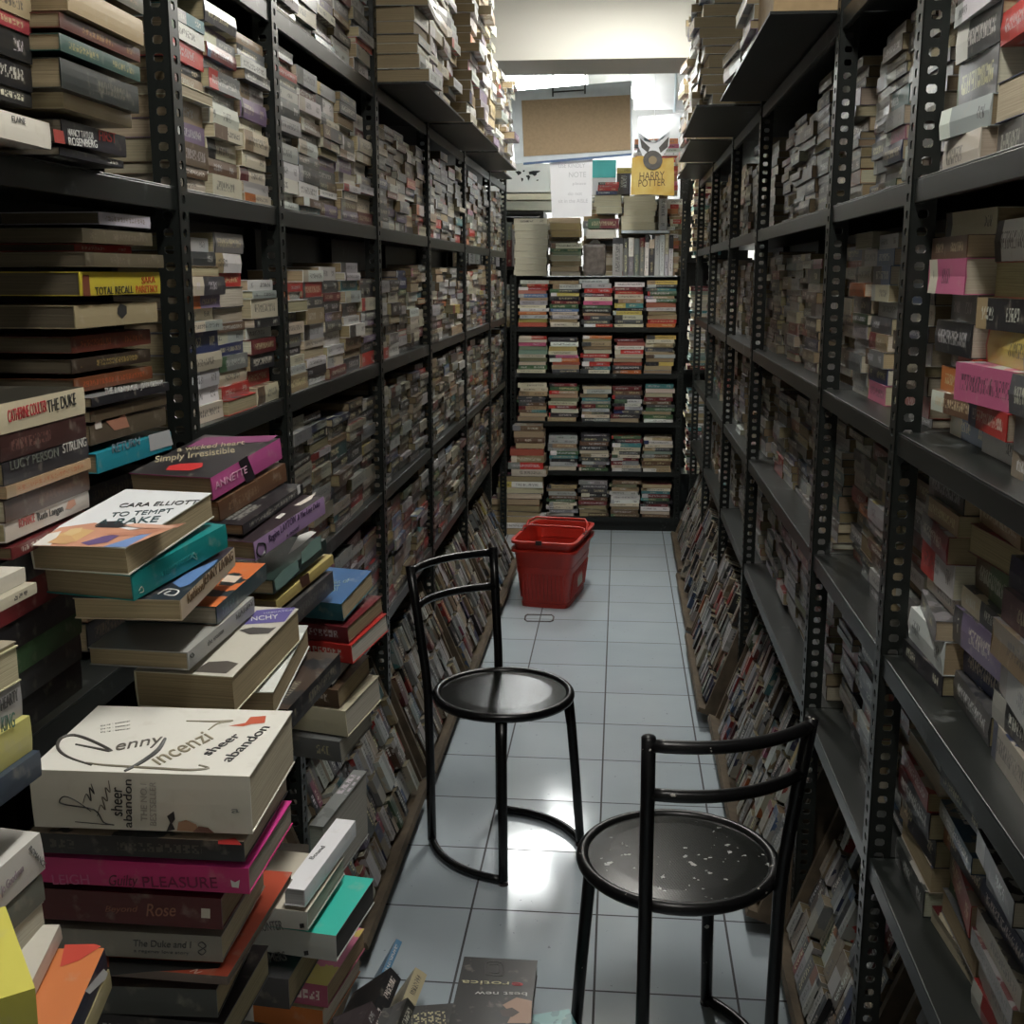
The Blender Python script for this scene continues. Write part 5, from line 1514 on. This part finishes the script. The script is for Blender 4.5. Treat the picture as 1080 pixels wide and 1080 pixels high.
# ------------------------------------------------------------------ red baskets
def basket(label, z, handle):
    r = empty('shopping_basket', label, 'basket', (-.302, 5.50, z), math.radians(-9.4), 'red plastic shopping baskets')
    bw, bd, tw, td, h = .116, .215, .150, .25, .285
    mb = MB(); n = 18
    ringp = lambda w, d, zz: [(w * math.copysign(abs(math.cos(a)) ** .22, math.cos(a)), d * math.copysign(abs(math.sin(a)) ** .22, math.sin(a)), zz) for a in (2 * math.pi * k / 48 for k in range(48))]
    lev = [(0, bw, bd), (.02, bw + .002, bd + .002), (.021, bw - .002, bd - .002), (.035, bw, bd), (.17, bw + .018, bd + .02), (.171, bw + .021, bd + .023), (.20, bw + .024, bd + .026), (.201, bw + .022, bd + .024), (h, tw, td)]
    rings = []
    for zz, w, d in lev:
        b0 = len(mb.v); mb.v += ringp(w, d, zz); rings.append(b0)
    for zz, w, d in reversed(lev):
        b0 = len(mb.v); mb.v += ringp(w - .004, d - .004, zz + (.004 if zz == 0 else 0)); rings.append(b0)
    for i in range(len(rings) - 1):
        for k in range(48):
            mb.f.append((rings[i] + k, rings[i] + (k + 1) % 48, rings[i + 1] + (k + 1) % 48, rings[i + 1] + k)); mb.m.append(0)
    mb.f.append(tuple(rings[0] + k for k in range(48))[::-1]); mb.m.append(0)
    mb.f.append(tuple(rings[-1] + k for k in range(48))); mb.m.append(0)
    body = mb.build('body', M_RED, r)
    rb = MB()
    for s in (-1, 1):
        for k in range(-5, 6):
            xx = k * .019
            rb.box((xx - .0025, s * (bd + .003) - .003, .035), (xx + .0025, s * (bd + .003) + .003, .165), M=Matrix.Translation((0, 0, 0)) @ Matrix.Shear('XY', 4, (0, s * .13)) if False else None)
        for k in range(-8, 9):
            yy = k * .021
            rb.box((s * (bw + .003) - .003, yy - .0025, .035), (s * (bw + .003) + .003, yy + .0025, .165))
    rb2 = []
    for x, y, zz in rb.v:
        f = .13 * (zz - .03)
        rb2.append((x + math.copysign(f if abs(x) > bw - .002 else 0, x), y + math.copysign(f * 1.1 if abs(y) > bd - .002 else 0, y), zz))
    rb.v = rb2
    rb.build('ribs', M_RED, body)
    rim = MB()
    o = [(tw + .012, td + .012, h - .012), (tw + .012, td + .012, h), (tw - .004, td - .004, h + .001), (tw - .004, td - .004, h - .012)]
    rr = []
    for w, d, zz in o:
        b0 = len(rim.v); rim.v += ringp(w, d, zz); rr.append(b0)
    for i in range(4):
        for k in range(48):
            j = (i + 1) % 4
            rim.f.append((rr[i] + k, rr[i] + (k + 1) % 48, rr[j] + (k + 1) % 48, rr[j] + k)); rim.m.append(0)
    rim.build('rim', M_RED, r)
    if handle:
        for s, lean, hh in ((-1, .03, .0), (1, .13, .012)):
            x0 = tw + .004
            P = [(-x0, s * .02, h - .01), (-x0 + .005, s * .02 + lean * .5, h + .02 + hh * .5), (-x0 + .03, s * .02 + lean, h + .022 + hh), (x0 - .03, s * .02 + lean, h + .022 + hh), (x0 - .005, s * .02 + lean * .5, h + .02 + hh * .5), (x0, s * .02, h - .01)]
            MB().tube(P, .006, 8).build('handle', M_RED, r, smooth=True)
            for q in (-1, 1):
                MB().box((q * x0 - .006, s * .02 - .014, h - .022), (q * x0 + .006, s * .02 + .014, h + .004)).build('handle_clip', M_DARK, r)
        MB().box((-.03, -td - .016, h - .012), (.0, -td - .0125, h + .008)).build('dark_clip', M_DARK, r)
    else:
        MB().box((bw + .0155, -.06, .07), (bw + .0170, .05, .16)).build('sticker', M_LABEL, r)
    return r


basket('lower red plastic shopping basket standing on the tiles before the end rack', 0.0, False)
basket('upper red plastic basket with handles, nested in the lower one', .042, True)

fp = empty('floor_plate', 'dark rounded outline let into the tiles in front of the red baskets', 'floor plate', tuple(at(568, 652, z=0)))
f0 = Vector(fp.location)
P = []
for a, b in ((554, 650), (556, 648.6), (582, 649), (584, 651), (583, 655), (580, 656), (556, 655.5), (553.5, 653.5)):
    q = at(a, b, z=.0) - f0; P.append((q.x, q.y, .001))
MB().tube(P, .004, 6, closed=True).build('rim', M_DARK, fp)

# cardboard box on the right rack top
bx = empty('cardboard_box', 'tan cardboard box on the olive sheet above the second post of the right rack', 'box', (.30, 2.56, 2.073))
MB().box((0, 0, 0), (.20, .28, .105)).build('body', M_BOX, bx, bevel=.003)
MB().box((-.003, -.003, .106), (.203, .141, .110)).build('flap', M_BOX, bx)
MB().box((-.003, .143, .106), (.203, .283, .110)).build('flap', M_BOX, bx)

# ------------------------------------------------------------------ paperbacks: those that show largest become things, the rest one mass
N_THINGS = 300 - len(HEROES)


if DEBUG:
    for k in range(len(HEROES) - 1):
        u, l = HEROES[k][0], HEROES[k + 1][0]
        if u.group == l.group:
            p = pen(u, l)
            if p > .0005: print('PEN %.1f mm (T %.0f/%.0f)' % (p * 1000, u.T * 1000, l.T * 1000), u.label, '|', l.label)


def choose():
    vs, fs, owner = [], [], []

    def put(V, F, k):
        o = len(vs); vs.extend(V); fs.extend([tuple(o + i for i in f) for f in F]); owner.extend([k] * len(F))
    Q = [(0, 1, 3, 2), (4, 6, 7, 5), (0, 4, 5, 1), (2, 3, 7, 6), (0, 2, 6, 4), (1, 5, 7, 3)]
    for k, b in enumerate(ALL):
        put([b.M @ Vector((x, y, z)) for x in (0, b.W) for y in (0, b.L) for z in (0, b.T)], Q, k)
    for b, r in HEROES:
        put([b.M @ Vector((x, y, z)) for x in (0, b.W) for y in (0, b.L) for z in (0, b.T)], Q, -1)
    bpy.context.view_layer.update()
    for o in bpy.data.objects:
        if o.type == 'MESH' and o.name.split('.')[0] in ('post', 'shelf', 'shelf_liner_sheet', 'seat', 'front_board', 'back_board', 'beam', 'body', 'board_panel', 'floor', 'rear_leg', 'top_rail'):
            put([o.matrix_world @ v.co for v in o.data.vertices], [tuple(p.vertices) for p in o.data.polygons], -1)
    tree = BVHTree.FromPolygons(vs, fs)
    cnt = np.zeros(len(ALL), int)
    org = Vector((0, 0, EYE))
    N = 330
    for j in range(N):
        for i in range(N):
            px, py = (i + .5) * 1080 / N, (j + .5) * 1080 / N
            if px > 918 and py < 53 and False: continue
            d = CAMF + CAMR * ((px - 540) / F_PX) + CAMU * ((540 - py) / F_PX)
            h = tree.ray_cast(org, d)
            if h[2] is not None and owner[h[2]] >= 0: cnt[owner[h[2]]] += 1
    return cnt


cnt = choose()
order = np.argsort(-cnt, kind='stable')
chosen = set(int(i) for i in order[:N_THINGS])
rest = BookMesh()
for k, b in enumerate(ALL):
    if k in chosen:
        lab, n = b.label
        if '%s' in lab: b.label = '%s %s' % (b.cname, (lab % ordinal(n)).replace(' book in', ' up the row in') if False else lab.replace('%s book in', ordinal(n) + ' in'))
        else: b.label = '%s, %s up in the %s' % (b.cname, ordinal(n), lab)
        if '%s' in lab: pass
        b.label = b.label.replace(b.cname, b.cname + ' paperback', 1)
        book_thing(b, detail=False)
    elif cnt[k] > 0 or True:
        gc, gp = book_geo(b)
        A = np.array(b.M)
        rest.add(b, 0, gc, A); rest.add(b, 1, gp, A)
ro = bpy.data.objects.new('packed_paperbacks', rest.mesh('packed_paperbacks', [M_COVER, M_PAGE])); COL.objects.link(ro)
tag(ro, 'countless further paperbacks packed on the racks and in the floor trays', 'books', None, 'stuff')
print('BOOKS', len(ALL), 'heroes', len(HEROES), 'smallest chosen', cnt[order[N_THINGS - 1]], 'visible', int((cnt > 0).sum()))
